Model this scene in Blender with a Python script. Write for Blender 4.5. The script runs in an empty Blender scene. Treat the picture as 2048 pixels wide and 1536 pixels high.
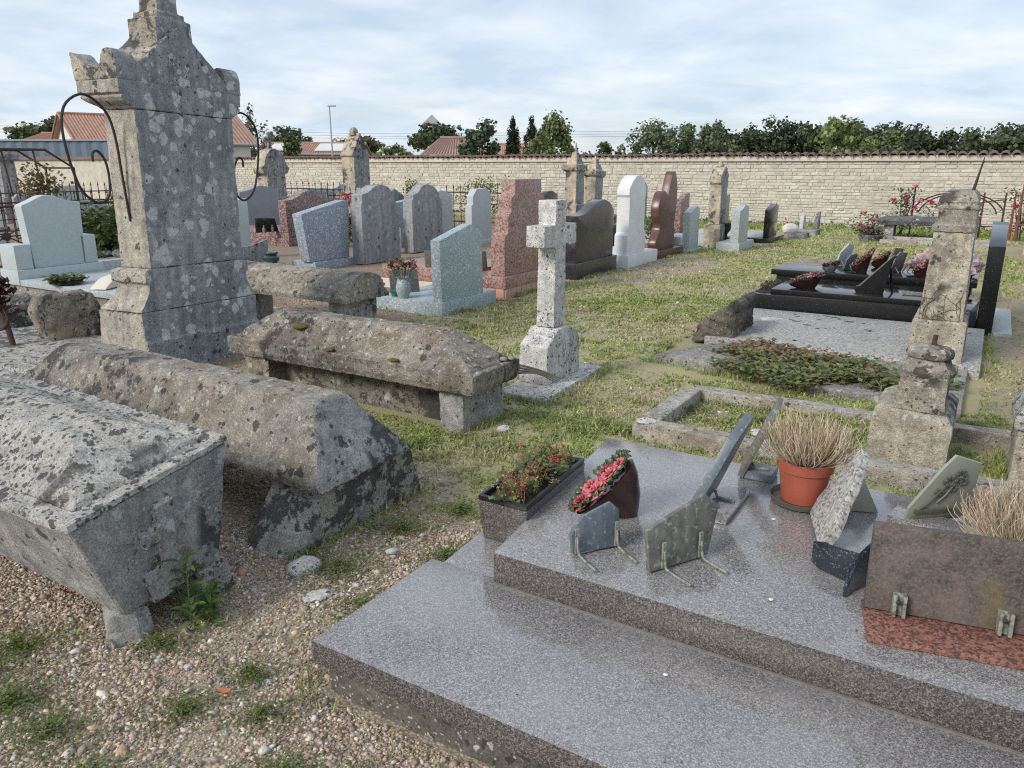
import bpy, bmesh, math, random
import numpy as np
from mathutils import Vector, Matrix, noise as mn
R = math.radians
random.seed(11); RNG = np.random.default_rng(11)
S = bpy.context.scene
COL = S.collection

# ------------------------------------------------------------------ camera
cd = bpy.data.cameras.new('camera'); cam = bpy.data.objects.new('camera', cd); COL.objects.link(cam)
cam.location = (0, 0, 1.6); cam.rotation_euler = (R(90 - 15.8766), 0, 0)
cd.sensor_width = 36; cd.lens = 27.07; cd.clip_end = 2000; cd.clip_start = 0.05
S.camera = cam
S.cycles.pixel_filter_type = 'BLACKMAN_HARRIS'; S.cycles.filter_width = 1.15
S.cycles.use_denoising = False

# ------------------------------------------------------------------ sky and sun
SUN_EL = R(34); SUN_AZ = math.atan2(-0.74, -0.54)      # hazy sun behind the viewer's left shoulder
w = bpy.data.worlds.new('World'); S.world = w; w.use_nodes = True
wt = w.node_tree; wt.nodes.clear()
def wn(t, **k):
    n = wt.nodes.new(t)
    for a, b in k.items(): setattr(n, a, b)
    return n
out = wn('ShaderNodeOutputWorld'); bg = wn('ShaderNodeBackground')
sky = wn('ShaderNodeTexSky', sky_type='NISHITA', sun_disc=False, sun_elevation=SUN_EL, sun_rotation=SUN_AZ % (2 * math.pi))
sky.air_density = 1.0; sky.dust_density = 1.5; sky.ozone_density = 1.2
tc = wn('ShaderNodeTexCoord'); sep = wn('ShaderNodeSeparateXYZ')
wt.links.new(tc.outputs['Generated'], sep.inputs[0])
def wm(op, a, b):
    n = wn('ShaderNodeMath', operation=op)
    for i, v in enumerate((a, b)):
        if isinstance(v, (int, float)): n.inputs[i].default_value = v
        else: wt.links.new(v, n.inputs[i])
    return n.outputs[0]
zz = wm('MAXIMUM', sep.outputs[2], 0.0)
den = wm('ADD', zz, 0.16)
cx = wm('DIVIDE', sep.outputs[0], den); cy = wm('DIVIDE', sep.outputs[1], den)
comb = wn('ShaderNodeCombineXYZ'); wt.links.new(cx, comb.inputs[0]); wt.links.new(cy, comb.inputs[1])
def wnoise(scale, detail, dist, rough=0.55):
    n = wn('ShaderNodeTexNoise'); n.inputs['Scale'].default_value = scale; n.inputs['Detail'].default_value = detail
    n.inputs['Distortion'].default_value = dist; n.inputs['Roughness'].default_value = rough
    wt.links.new(comb.outputs[0], n.inputs['Vector']); return n.outputs[0]
def wramp(v, stops):
    r = wn('ShaderNodeValToRGB'); wt.links.new(v, r.inputs[0]); e = r.color_ramp.elements
    e[0].position, e[0].color = stops[0][0], (*stops[0][1], 1); e[1].position, e[1].color = stops[1][0], (*stops[1][1], 1)
    for p, c in stops[2:]:
        q = e.new(p); q.color = (*c, 1)
    return r.outputs[0]
CL = 7.6      # cloud radiance in the sky texture's own units
c1 = wramp(wnoise(0.8, 6, 0.4), [(0.36, (0, 0, 0)), (0.60, (1, 1, 1))])
c2 = wramp(wnoise(1.5, 6, 0.35, 0.58), [(0.34, (.63, .74, .86)), (0.66, (.97, .98, .99))])
cmul = wn('ShaderNodeMix', data_type='RGBA', blend_type='MULTIPLY'); cmul.inputs[0].default_value = 1
wt.links.new(c2, cmul.inputs[6]); cmul.inputs[7].default_value = (CL * .93, CL * .97, CL * 1.02, 1)
cover = wm('ADD', wm('MULTIPLY', c1, 0.30), 0.62)
mix = wn('ShaderNodeMix', data_type='RGBA'); wt.links.new(cover, mix.inputs[0])
wt.links.new(sky.outputs[0], mix.inputs[6]); wt.links.new(cmul.outputs[2], mix.inputs[7])
wt.links.new(mix.outputs[2], bg.inputs[0]); bg.inputs[1].default_value = 0.089
wt.links.new(bg.outputs[0], out.inputs[0])
sl = bpy.data.lights.new('sun', 'SUN'); sl.energy = 1.9; sl.angle = R(18); sl.color = (1, .93, .84)
so = bpy.data.objects.new('sun', sl); COL.objects.link(so); so.location = (-20, -15, 15)
sd = Vector((math.sin(SUN_AZ) * math.cos(SUN_EL), math.cos(SUN_AZ) * math.cos(SUN_EL), math.sin(SUN_EL)))
so.rotation_euler = sd.to_track_quat('Z', 'Y').to_euler()
S.view_settings.view_transform = 'Standard'; S.view_settings.look = 'None'
S.view_settings.exposure = 0.67; S.view_settings.gamma = 1.0
try: S.view_settings.use_curve_mapping = False
except Exception: pass

# ------------------------------------------------------------------ frame of the graves: x axis along a grave, y axis along a row
ANG = R(-31.5); CA, SA = math.cos(ANG), math.sin(ANG)
def xy(u, v): return (u * CA - v * SA, u * SA + v * CA)
def uvof(x, y): return (x * CA + y * SA, -x * SA + y * CA)

# ------------------------------------------------------------------ material helpers
class NT:
    def __init__(s, name, rough=.8, ior=1.5):
        s.m = bpy.data.materials.new(name); s.m.use_nodes = True; s.t = s.m.node_tree
        s.b = s.t.nodes['Principled BSDF']; s.b.inputs['Roughness'].default_value = rough; s.b.inputs['IOR'].default_value = ior
        s.tc = s.t.nodes.new('ShaderNodeTexCoord'); s.co = s.tc.outputs['Object']
    def n(s, t): return s.t.nodes.new(t)
    def l(s, a, b): s.t.links.new(a, b)
    def put(s, v, sock):
        if isinstance(v, (int, float)): sock.default_value = v
        elif isinstance(v, tuple): sock.default_value = (*v, 1) if len(v) == 3 else v
        else: s.l(v, sock)
    def world(s):
        s.co = s.n('ShaderNodeNewGeometry').outputs['Position']; return s
    def scaled(s, sx, sy, sz):
        m = s.n('ShaderNodeMapping'); m.inputs['Scale'].default_value = (sx, sy, sz); s.l(s.co, m.inputs[0]); return m.outputs[0]
    def noise(s, sc, det=5, rough=.55, dist=0, vec=None):
        n = s.n('ShaderNodeTexNoise'); n.inputs['Scale'].default_value = sc; n.inputs['Detail'].default_value = det
        n.inputs['Roughness'].default_value = rough; n.inputs['Distortion'].default_value = dist; s.l(vec or s.co, n.inputs['Vector']); return n.outputs[0]
    def vor(s, sc, out='Distance', feat='F1', rand=1, vec=None):
        n = s.n('ShaderNodeTexVoronoi'); n.feature = feat; n.inputs['Scale'].default_value = sc; n.inputs['Randomness'].default_value = rand
        s.l(vec or s.co, n.inputs['Vector']); return n.outputs[out]
    def warp(s, sc, amt):
        n = s.n('ShaderNodeTexNoise'); n.inputs['Scale'].default_value = sc; n.inputs['Detail'].default_value = 4; s.l(s.co, n.inputs['Vector'])
        v = s.n('ShaderNodeVectorMath'); v.operation = 'SCALE'; s.l(n.outputs['Color'], v.inputs[0]); v.inputs['Scale'].default_value = amt
        a = s.n('ShaderNodeVectorMath'); a.operation = 'ADD'; s.l(s.co, a.inputs[0]); s.l(v.outputs[0], a.inputs[1]); return a.outputs[0]
    def ramp(s, v, stops, interp='LINEAR'):
        r = s.n('ShaderNodeValToRGB'); s.l(v, r.inputs[0]); r.color_ramp.interpolation = interp; e = r.color_ramp.elements
        def C(c): return (c, c, c, 1) if isinstance(c, (int, float)) else (*c, 1)
        e[0].position, e[0].color = stops[0][0], C(stops[0][1]); e[1].position, e[1].color = stops[1][0], C(stops[1][1])
        for p, c in stops[2:]:
            q = e.new(p); q.color = C(c)
        return r.outputs[0]
    def mix(s, f, a, b, blend='MIX'):
        n = s.n('ShaderNodeMix'); n.data_type = 'RGBA'; n.blend_type = blend
        s.put(f, n.inputs[0]); s.put(a, n.inputs[6]); s.put(b, n.inputs[7]); return n.outputs[2]
    def math(s, op, a, b=0.0):
        n = s.n('ShaderNodeMath'); n.operation = op; s.put(a, n.inputs[0]); s.put(b, n.inputs[1]); return n.outputs[0]
    def col(s, c): s.put(c, s.b.inputs['Base Color']); return s
    def rgh(s, c): s.put(c, s.b.inputs['Roughness']); return s
    def bump(s, h, strength=.5, dist=.01):
        n = s.n('ShaderNodeBump'); n.inputs['Strength'].default_value = strength; n.inputs['Distance'].default_value = dist
        s.l(h, n.inputs['Height']); s.l(n.outputs[0], s.b.inputs['Normal']); return s
    def attr(s, name):
        n = s.n('ShaderNodeAttribute'); n.attribute_name = name; return n

def limestone(name, warm=(.40, .35, .27), grey=(.27, .27, .26), gpos=(.40, .62), black=.5, bscale=24., white=.35, wscale=9., streak=0, brown=0., bump=.75, crust=0., wr=.38, br=.44, wcol=(.50, .51, .49), rag=.9, mmin=.05):
    t = NT(name, .92); warm = tuple(q * 1.22 for q in warm); grey = tuple(q * 1.25 for q in grey)
    big = t.noise(1.7, 6, .6, .4)
    c = t.mix(t.ramp(big, [(gpos[0], 0.), (gpos[1], 1.)]), warm, grey)
    if streak:
        v = t.scaled(9, 9, .8)
        c = t.mix(t.math('MULTIPLY', t.ramp(t.noise(1.4, 6, .6, .3, v), [(.42, 0.), (.68, 1.)]), streak), c, (.085, .09, .098))
    med = t.noise(15, 8, .70)
    c = t.mix(.9, c, t.ramp(med, [(.30, (.55, .54, .53)), (.70, (1.36, 1.35, 1.32))]), 'MULTIPLY')
    fine = t.noise(120, 5, .8)
    c = t.mix(.9, c, t.ramp(fine, [(.34, (.50, .49, .48)), (.66, (1.38, 1.38, 1.37))]), 'MULTIPLY')
    if brown:
        c = t.mix(t.math('MULTIPLY', t.ramp(t.noise(5, 8, .68, .6), [(.50, 0.), (.56, 1.)]), brown), c, (.125, .090, .062))
    mask = t.ramp(t.noise(2.3, 5, .65), [(.40, mmin), (.62, 1.)])
    edge = t.math('MULTIPLY', t.math('SUBTRACT', t.noise(95, 5, .75), .5), rag)
    def spots(sc, p, rmax, masked=True):
        wv = t.warp(sc * 1.3, .9 / sc); n = t.n('ShaderNodeTexVoronoi'); n.inputs['Scale'].default_value = sc; t.l(wv, n.inputs['Vector'])
        q = t.n('ShaderNodeSeparateColor'); t.l(n.outputs['Color'], q.inputs[0])
        sel = t.math('LESS_THAN', q.outputs[0], t.math('MULTIPLY', mask, p) if masked else p)
        r = t.math('MULTIPLY', t.math('ADD', t.math('MULTIPLY', q.outputs[1], q.outputs[1]), .22), rmax)
        return t.math('MULTIPLY', t.math('LESS_THAN', t.math('ADD', n.outputs['Distance'], edge), r), sel)
    if white:
        c = t.mix(t.math('MULTIPLY', spots(wscale, white, wr, False), t.ramp(t.noise(40, 5, .7), [(.36, .30), (.60, .9)])), c, wcol)
        c = t.mix(t.math('MULTIPLY', spots(wscale * 4.3, white * .5, .42, False), .7), c, (.52, .52, .49))
    bl = None
    if black:
        bl = t.math('MAXIMUM', spots(bscale, black, br), spots(bscale * 2.4, black * .8, br))
    if crust:
        cr = t.math('MULTIPLY', t.ramp(t.noise(7, 9, .72, .3), [(.505, 0.), (.52, 1.)]), t.ramp(t.noise(1.6, 3, .5), [(.55 - .15 * crust, 0.), (.60 - .15 * crust, 1.)]))
        bl = cr if bl is None else t.math('MAXIMUM', bl, cr)
    if bl is not None: c = t.mix(t.math('MULTIPLY', bl, t.ramp(fine, [(.3, .95), (.7, .70)])), c, (.028, .028, .028))
    t.col(c)
    h = t.math('ADD', med, t.math('MULTIPLY', fine, .5))
    t.bump(h, bump, .018)
    return t.m

def granite(name, cols, scale=230, rough=.12, ior=1.6, fine=True, dust=.0, dustc=(.4, .4, .4)):
    t = NT(name, rough, ior)
    wv = t.warp(scale * .7, 1.1 / scale)
    vc = t.vor(scale, 'Color', vec=wv); sc_ = t.n('ShaderNodeSeparateColor'); t.l(vc, sc_.inputs[0])
    n = len(cols); st = [(cols[i][0], cols[i][1]) for i in range(n)]
    c = t.ramp(sc_.outputs[0], st, 'CONSTANT')
    if fine:
        vc2 = t.vor(scale * 2.3, 'Color'); s2 = t.n('ShaderNodeSeparateColor'); t.l(vc2, s2.inputs[0])
        c = t.mix(.35, c, t.ramp(s2.outputs[1], st, 'CONSTANT'))
    c = t.mix(.5, c, t.ramp(t.noise(2.2, 5, .6), [(.3, (.76, .76, .76)), (.7, (1.2, 1.2, 1.2))]), 'MULTIPLY')
    if dust:
        dm = t.ramp(t.noise(2.4, 9, .72, .8), [(.44, 0.), (.72, 1.)])
        c = t.mix(t.math('MULTIPLY', dm, dust), c, dustc)
        t.rgh(t.math('ADD', rough, t.math('MULTIPLY', dm, .22)))
    t.col(c); return t.m

def plain(name, col, rough=.6, var=.25, scale=12, metal=0., bump=0., ior=1.5, spots=None, detail=6):
    t = NT(name, rough, ior); t.b.inputs['Metallic'].default_value = metal
    nz = t.noise(scale, detail, .62)
    c = t.mix(1., col, t.ramp(nz, [(.25, (1 - var,) * 3), (.75, (1 + var,) * 3)]), 'MULTIPLY')
    if spots: c = t.mix(t.ramp(t.noise(spots[1], 6, .65, .4), [(spots[2], 0.), (spots[2] + .06, spots[3])]), c, spots[0])
    t.col(c)
    if bump: t.bump(nz, bump, .01)
    return t.m

def leafmat(name, attr='col', trans=.35, rough=.55):
    t = NT(name, rough); a = t.attr(attr)
    t.col(a.outputs['Color'])
    tr = t.n('ShaderNodeBsdfTranslucent'); t.l(a.outputs['Color'], tr.inputs[0])
    ms = t.n('ShaderNodeMixShader'); ms.inputs[0].default_value = trans
    o = t.t.nodes['Material Output']; t.l(t.b.outputs[0], ms.inputs[1]); t.l(tr.outputs[0], ms.inputs[2]); t.l(ms.outputs[0], o.inputs[0])
    return t.m

M = {}
M['mon'] = limestone('limestone_monument', (.34, .362, .39), (.215, .237, .268), (.34, .60), .28, 20, .46, 12, .45, wr=.62, wcol=(.66, .68, .67), rag=.55)  # cool dark tone carries the shade and wear of the +x face
M['mon_side'] = limestone('limestone_monument_side', (.42, .39, .33), (.30, .285, .255), (.40, .64), .35, 18, .30, 16, .40)  # warmer tone has the sunlight of the other faces mixed into its colour
M['sarc'] = limestone('limestone_sarcophagus', (.28, .25, .21), (.20, .193, .182), (.36, .62), .72, 17, .55, 26, brown=.45, crust=.10)
M['sarc_pale'] = limestone('limestone_pale_lichen', (.39, .375, .34), (.29, .292, .29), (.36, .60), 1.0, 26, .60, 22, crust=.2, br=.54, mmin=.45)
M['sarc_end'] = limestone('limestone_end_face', (.35, .345, .325), (.225, .235, .242), (.36, .60), .40, 15, .45, 18, .35, crust=.15)
M['sarc_brown'] = limestone('limestone_brown', (.27, .235, .19), (.155, .15, .142), (.36, .60), .80, 20, .60, 24, brown=.60, crust=.10)
M['foot'] = limestone('limestone_foot_black', (.34, .33, .29), (.25, .255, .25), (.38, .60), .70, 20, .40, 18, crust=1.5)
M['boulder'] = limestone('limestone_boulder', (.34, .29, .21), (.17, .165, .15), (.34, .58), .8, 20, .35, 18, brown=.4, crust=.4)
M['pillar'] = limestone('limestone_pillar', (.44, .40, .32), (.32, .305, .262), (.40, .66), .40, 22, .30, 18, .30, brown=.40, crust=.15)
M['pillar_dark'] = limestone('limestone_pillar_cap', (.40, .36, .29), (.23, .22, .195), (.36, .58), .6, 22, .45, 20, brown=.3, crust=.5)
M['stele'] = limestone('limestone_stele', (.32, .325, .325), (.19, .20, .215), (.34, .60), .5, 16, .45, 14, .5, crust=.5)  # on +x faces of steles the bluish dark tone is shade put into colour
M['stele_side'] = limestone('limestone_stele_side', (.46, .40, .30), (.30, .275, .23), (.38, .64), .35, 16, .3, 14, .4, crust=.35)  # warm tone holds the sunlit look of the remaining stele faces
M['conc'] = limestone('weathered_concrete', (.52, .51, .49), (.38, .385, .39), (.36, .62), .8, 46, .30, 30, .25, bump=.3, br=.50)
M['conc_gravel'] = granite('gravel_concrete', [(0, (.11, .105, .10)), (.22, (.27, .265, .255)), (.5, (.38, .375, .36)), (.8, (.50, .49, .475))], 90, .8, 1.45)
M['cement'] = limestone('grey_cement', (.28, .288, .305), (.225, .236, .256), (.36, .64), .28, 14, .05, 12, .40, bump=.18)
M['kerb'] = limestone('kerb_concrete', (.34, .30, .25), (.33, .325, .31), (.36, .62), .6, 26, .6, 24, brown=.35)
M['plinthc'] = limestone('plinth_concrete', (.11, .10, .085), (.07, .07, .062), (.36, .62), .5, 22, .5, 26, bump=.5, crust=.4)
M['slab_old'] = limestone('old_slab', (.28, .27, .25), (.19, .19, .185), (.36, .62), .45, 22, .9, 24)
M['mortar'] = plain('mortar_band', (.56, .51, .45), .9, .18, 6, bump=.2)
M['rockdark'] = limestone('dark_rock', (.16, .14, .105), (.075, .075, .066), (.36, .6), .5, 20, .25, 20, brown=.4, crust=.4)

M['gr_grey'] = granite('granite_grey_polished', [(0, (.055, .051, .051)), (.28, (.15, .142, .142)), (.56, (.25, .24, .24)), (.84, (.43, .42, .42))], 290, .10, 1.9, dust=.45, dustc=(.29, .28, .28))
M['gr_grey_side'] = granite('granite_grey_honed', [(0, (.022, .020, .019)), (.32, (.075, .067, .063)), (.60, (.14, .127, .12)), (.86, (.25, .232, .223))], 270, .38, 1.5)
M['gr_blue'] = granite('granite_blue_grey', [(0, (.23, .285, .31)), (.40, (.315, .38, .405)), (.72, (.40, .465, .485)), (.92, (.70, .74, .74))], 70, .45, 1.5)
M['gr_blue2'] = granite('granite_blue_coarse', [(0, (.19, .23, .285)), (.4, (.265, .315, .375)), (.7, (.35, .40, .46)), (.92, (.62, .67, .70))], 55, .45, 1.5)
M['gr_pink'] = granite('granite_pink', [(0, (.09, .055, .05)), (.25, (.30, .165, .135)), (.55, (.40, .235, .195)), (.85, (.44, .32, .28))], 60, .35, 1.5)
M['gr_pink2'] = granite('granite_rose', [(0, (.06, .045, .045)), (.30, (.22, .13, .125)), (.60, (.33, .215, .205)), (.86, (.46, .36, .34))], 40, .35, 1.5)
M['gr_lt'] = granite('granite_light', [(0, (.30, .335, .345)), (.4, (.40, .44, .45)), (.75, (.48, .52, .52))], 60, .5, 1.5)
M['gr_black'] = granite('granite_black_polished', [(0, (.008, .008, .010)), (.6, (.013, .013, .015)), (.97, (.12, .12, .12))], 120, .06, 1.58, dust=.15, dustc=(.03, .03, .033))
M['gr_black_side'] = granite('granite_black_side', [(0, (.007, .007, .008)), (.6, (.011, .011, .012)), (.985, (.13, .13, .13))], 190, .32, 1.4)
M['gr_dark'] = granite('granite_dark_veined', [(0, (.020, .021, .026)), (.5, (.030, .030, .037)), (.9, (.06, .055, .06))], 60, .15, 1.7, dust=.5, dustc=(.075, .07, .08))
M['gr_brown'] = granite('granite_brown_polished', [(0, (.085, .034, .030)), (.5, (.115, .048, .042)), (.85, (.15, .07, .06))], 160, .30, 1.5)
M['marble'] = plain('white_marble', (.62, .64, .64), .55, .10, 5, spots=((.45, .42, .36), 8, .62, .5), bump=.08)
M['marble_bl'] = plain('pale_blue_marble', (.43, .49, .50), .45, .09, 18, bump=.04, detail=9)
M['greystone'] = plain('plain_grey_stone', (.24, .255, .29), .6, .12, 4)
M['iron'] = plain('rusty_iron', (.060, .030, .024), .75, .45, 30, bump=.3)
M['irondark'] = plain('dark_iron', (.028, .019, .018), .7, .4, 30, bump=.3)
M['ironred'] = plain('red_rust_iron', (.17, .055, .04), .7, .35, 24, bump=.3)
M['blackplastic'] = plain('black_plastic', (.012, .012, .013), .35, .1, 20)
M['terracotta'] = plain('terracotta_plastic', (.34, .085, .052), .5, .18, 9)
M['saucer'] = plain('green_saucer', (.085, .082, .062), .5, .2, 9)
M['soil'] = plain('potting_soil', (.035, .024, .017), .95, .7, 70, bump=.9)
M['ceramic'] = plain('maroon_ceramic', (.042, .013, .011), .15, .35, 12, ior=1.6)
M['rosepink'] = plain('ceramic_rose_pink', (.52, .13, .15), .35, .35, 60)
M['rosedark'] = plain('ceramic_rose_dark', (.30, .045, .065), .35, .3, 60)
M['ceramleaf'] = plain('ceramic_leaf', (.050, .075, .030), .35, .35, 50)
M['slategrey'] = plain('slate_plaque_lichen', (.125, .125, .11), .6, .45, 26, bump=.35, spots=((.28, .28, .24), 40, .56, .8))
M['slateblue'] = plain('blue_slate_plaque', (.10, .125, .15), .35, .3, 40, spots=((.25, .27, .27), 50, .58, .8))
M['bracket'] = plain('lichened_metal_bracket', (.22, .235, .20), .65, .45, 60, bump=.4, spots=((.09, .08, .05), 45, .52, .85))
M['book'] = granite('granite_blue_black', [(0, (.012, .018, .028)), (.6, (.02, .03, .042)), (.94, (.14, .17, .2))], 200, .10, 1.8)
M['greenpl'] = plain('grey_green_plaque', (.27, .285, .235), .45, .12, 10)
M['bronze'] = plain('dull_bronze', (.11, .115, .09), .5, .3, 50, bump=.3)
M['pinkbase'] = granite('granite_red_dirty', [(0, (.05, .03, .025)), (.35, (.20, .085, .065)), (.7, (.30, .14, .11))], 130, .5, 1.5)
def _mossy():
    t = NT('mossy_plaque_back', .75)
    c = t.mix(t.ramp(t.noise(7, 7, .65, .4), [(.36, 0.), (.60, 1.)]), (.032, .031, .024), (.115, .085, .075))
    c = t.mix(t.ramp(t.noise(150, 3, .7), [(.42, 0.), (.70, .6)]), c, (.20, .165, .15))
    c = t.mix(t.ramp(t.noise(5, 6, .6, .8), [(.60, 0.), (.68, .45)]), c, (.13, .11, .035))
    t.col(c).bump(t.noise(60, 5), .3, .01); return t.m
M['mossy'] = _mossy()
M['drystem'] = leafmat('dry_stems', trans=.2, rough=.8)
M['leaf'] = leafmat('leaves', trans=.35)
M['treeleaf'] = leafmat('tree_leaves', trans=.30, rough=.6)
M['petal'] = leafmat('petals', trans=.25, rough=.6)
M['grass'] = leafmat('grass_blades', trans=.3, rough=.7)
M['pebble'] = (lambda t: (t.col(t.mix(.6, t.attr('col').outputs['Color'], t.ramp(t.noise(120, 3), [(.3, (.7, .7, .7)), (.7, (1.3, 1.3, 1.3))]), 'MULTIPLY')), t.m)[1])(NT('pebbles', .7))
M['bark'] = plain('bark', (.085, .065, .05), .9, .35, 20, bump=.6)
M['tile'] = plain('terracotta_tiles', (.155, .09, .075), .85, .40, 3.5, bump=.2, spots=((.10, .085, .075), 14, .54, .8))
M['rooftile'] = plain('roof_tiles', (.36, .205, .15), .85, .25, 3, bump=.1)
M['rooftile2'] = plain('old_roof_tiles', (.30, .19, .155), .85, .2, 1.5, bump=.1)
M['render'] = plain('house_render', (.60, .60, .57), .9, .06, 2)
M['bluemetal'] = plain('blue_grey_cladding', (.115, .165, .215), .55, .10, 1.5)
M['glassdark'] = plain('dark_window_glass', (.03, .035, .04), .08, .1, 4)
M['galv'] = plain('galvanised_steel', (.32, .34, .36), .5, .08, 4)
M['plastwrap'] = plain('pink_plastic_wrap', (.36, .26, .285), .15, .5, 22)
M['whitewash'] = plain('white_wash', (.70, .68, .63), .85, .06, 3)
M['greenplastic'] = plain('green_plastic', (.02, .17, .085), .4, .2, 20)
M['greentint'] = plain('dark_green_glaze', (.02, .045, .04), .2, .2, 10, ior=1.6)
M['creamstone'] = plain('cream_marble_book', (.62, .58, .50), .5, .08, 20)
M['dishdark'] = plain('dark_ceramic', (.030, .014, .013), .25, .35, 12, ior=1.5)
M['flowermix'] = leafmat('ceramic_flowers', trans=.05, rough=.4)
M['moss'] = plain('moss', (.10, .085, .015), .95, .5, 60, bump=.9)
M['orangewood'] = plain('brown_ceramic', (.20, .065, .03), .35, .3, 14)

# ------------------------------------------------------------------ scene-building helpers
def tag(o, label=None, cat=None, group=None, kind=None):
    if label: o['label'] = label
    if cat: o['category'] = cat
    if group: o['group'] = group
    if kind: o['kind'] = kind
    return o
def thing(name, label, cat, u=0, v=0, z=0, rot=0, group=None, tilt=None):
    o = bpy.data.objects.new(name, None); COL.objects.link(o); o.empty_display_size = .1
    o.location = (*xy(u, v), z); o.rotation_euler = (0, 0, ANG + R(rot))
    if tilt:                                     # lean about the thing's own x / y axis, degrees
        o.rotation_euler = (Matrix.Rotation(ANG + R(rot), 3, 'Z') @ Matrix.Rotation(R(tilt[0]), 3, 'X') @ Matrix.Rotation(R(tilt[1]), 3, 'Y')).to_euler()
    return tag(o, label, cat, group)
def addbm(bm, vs, fs):
    vv = [bm.verts.new(p) for p in vs]
    for f in fs: bm.faces.new([vv[i] for i in f])
    return bm
def box(x0, x1, y0, y1, z0, z1, bm=None):
    bm = bm or bmesh.new()
    return addbm(bm, [(x0, y0, z0), (x1, y0, z0), (x1, y1, z0), (x0, y1, z0), (x0, y0, z1), (x1, y0, z1), (x1, y1, z1), (x0, y1, z1)],
                 [(3, 2, 1, 0), (4, 5, 6, 7), (0, 1, 5, 4), (1, 2, 6, 5), (2, 3, 7, 6), (3, 0, 4, 7)])
def loft(rings, bm=None, cap=True):
    bm = bm or bmesh.new(); n = len(rings[0]); V = [[bm.verts.new(p) for p in r] for r in rings]
    for a, b in zip(V[:-1], V[1:]):
        for i in range(n): bm.faces.new((a[i], a[(i + 1) % n], b[(i + 1) % n], b[i]))
    if cap: bm.faces.new(V[0][::-1]); bm.faces.new(V[-1])
    return bm
def prism(pr, x0, x1, bm=None):                  # outline in (y, z) pulled along x
    return loft([[(x0, y, z) for y, z in pr], [(x1, y, z) for y, z in pr]], bm)
def prism_y(pr, y0, y1, bm=None):                # outline in (x, z) pulled along y
    return loft([[(x, y0, z) for x, z in pr], [(x, y1, z) for x, z in pr]], bm)
def rects(levels, bm=None):                      # stacked rectangles (z, x0, x1, y0, y1)
    return loft([[(a, c, z), (b, c, z), (b, d, z), (a, d, z)] for z, a, b, c, d in levels], bm)
def lathe(pr, n=24, c=(0, 0, 0), bm=None, sx=1, sy=1):
    return loft([[(c[0] + r * sx * math.cos(6.2832 * i / n), c[1] + r * sy * math.sin(6.2832 * i / n), c[2] + z) for i in range(n)] for r, z in pr], bm)
def tube(pts, r, n=8, bm=None, r2=None):
    P = [Vector(p) for p in pts]; rings = []; ref = Vector((0, 0, 1)); m = len(P)
    for i, p in enumerate(P):
        d = (P[min(i + 1, m - 1)] - P[max(i - 1, 0)]).normalized()
        if i == 0: ref = d.orthogonal().normalized()
        ref = (ref - d * ref.dot(d)).normalized(); s = d.cross(ref)
        q = r if r2 is None else r + (r2 - r) * i / max(1, m - 1)
        rings.append([p + (ref * math.cos(6.2832 * k / n) + s * math.sin(6.2832 * k / n)) * q for k in range(n)])
    return loft(rings, bm)
def spline(pts, k=6):                            # Catmull-Rom through points
    P = [Vector(p) for p in pts]; P = [P[0] * 2 - P[1]] + P + [P[-1] * 2 - P[-2]]; o = []
    for i in range(1, len(P) - 2):
        a, b, c, d = P[i - 1:i + 3]
        for j in range(k):
            t = j / k; o.append(.5 * ((2 * b) + (c - a) * t + (2 * a - 5 * b + 4 * c - d) * t * t + (3 * b - a - 3 * c + d) * t ** 3))
    o.append(P[-2]); return o
def curve2(pts, k=5): return [(p[0], p[1]) for p in spline([(a, b, 0) for a, b in pts], k)]
def obj(name, bm, mat, parent=None, bevel=0., seg=2, rough=None, smooth=30, off=(0, 0, 0), mat2=None):
    bmesh.ops.recalc_face_normals(bm, faces=bm.faces)
    if bevel:
        ed = [e for e in bm.edges if len(e.link_faces) == 2 and e.calc_face_angle(0) > .5]
        if ed: bmesh.ops.bevel(bm, geom=ed, offset=bevel, segments=seg, profile=.6, affect='EDGES', clamp_overlap=True)
    if rough:
        s, amp, fr = rough
        bmesh.ops.triangulate(bm, faces=bm.faces)
        for _ in range(7):
            ed = [e for e in bm.edges if e.calc_length() > s]
            if not ed or len(bm.verts) > 30000: break
            bmesh.ops.subdivide_edges(bm, edges=ed, cuts=1, use_grid_fill=False)
            bmesh.ops.triangulate(bm, faces=bm.faces)
        bmesh.ops.beautify_fill(bm, faces=bm.faces, edges=bm.edges)
        bm.normal_update(); o_ = Vector(off) + Vector((random.random() * 50, random.random() * 50, 0))
        fr *= 1.8; amp *= .42
        D = [v.normal * amp * (mn.fractal(v.co * fr + o_, .75, 2.1, 5) - .1) for v in bm.verts]
        for v, d in zip(bm.verts, D): v.co += d
    me = bpy.data.meshes.new(name); bm.to_mesh(me); bm.free()
    if smooth:
        me.shade_smooth()
        me.set_sharp_from_angle(angle=R(smooth))
    me.materials.append(M[mat] if isinstance(mat, str) else mat)
    if mat2:                                     # +x side has shade and some wear put into its colour; a polished slab is polished on top only
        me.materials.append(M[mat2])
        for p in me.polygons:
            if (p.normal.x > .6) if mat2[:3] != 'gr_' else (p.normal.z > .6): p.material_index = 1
    o = bpy.data.objects.new(name, me); COL.objects.link(o)
    if parent is not None: o.parent = parent
    return o
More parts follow.
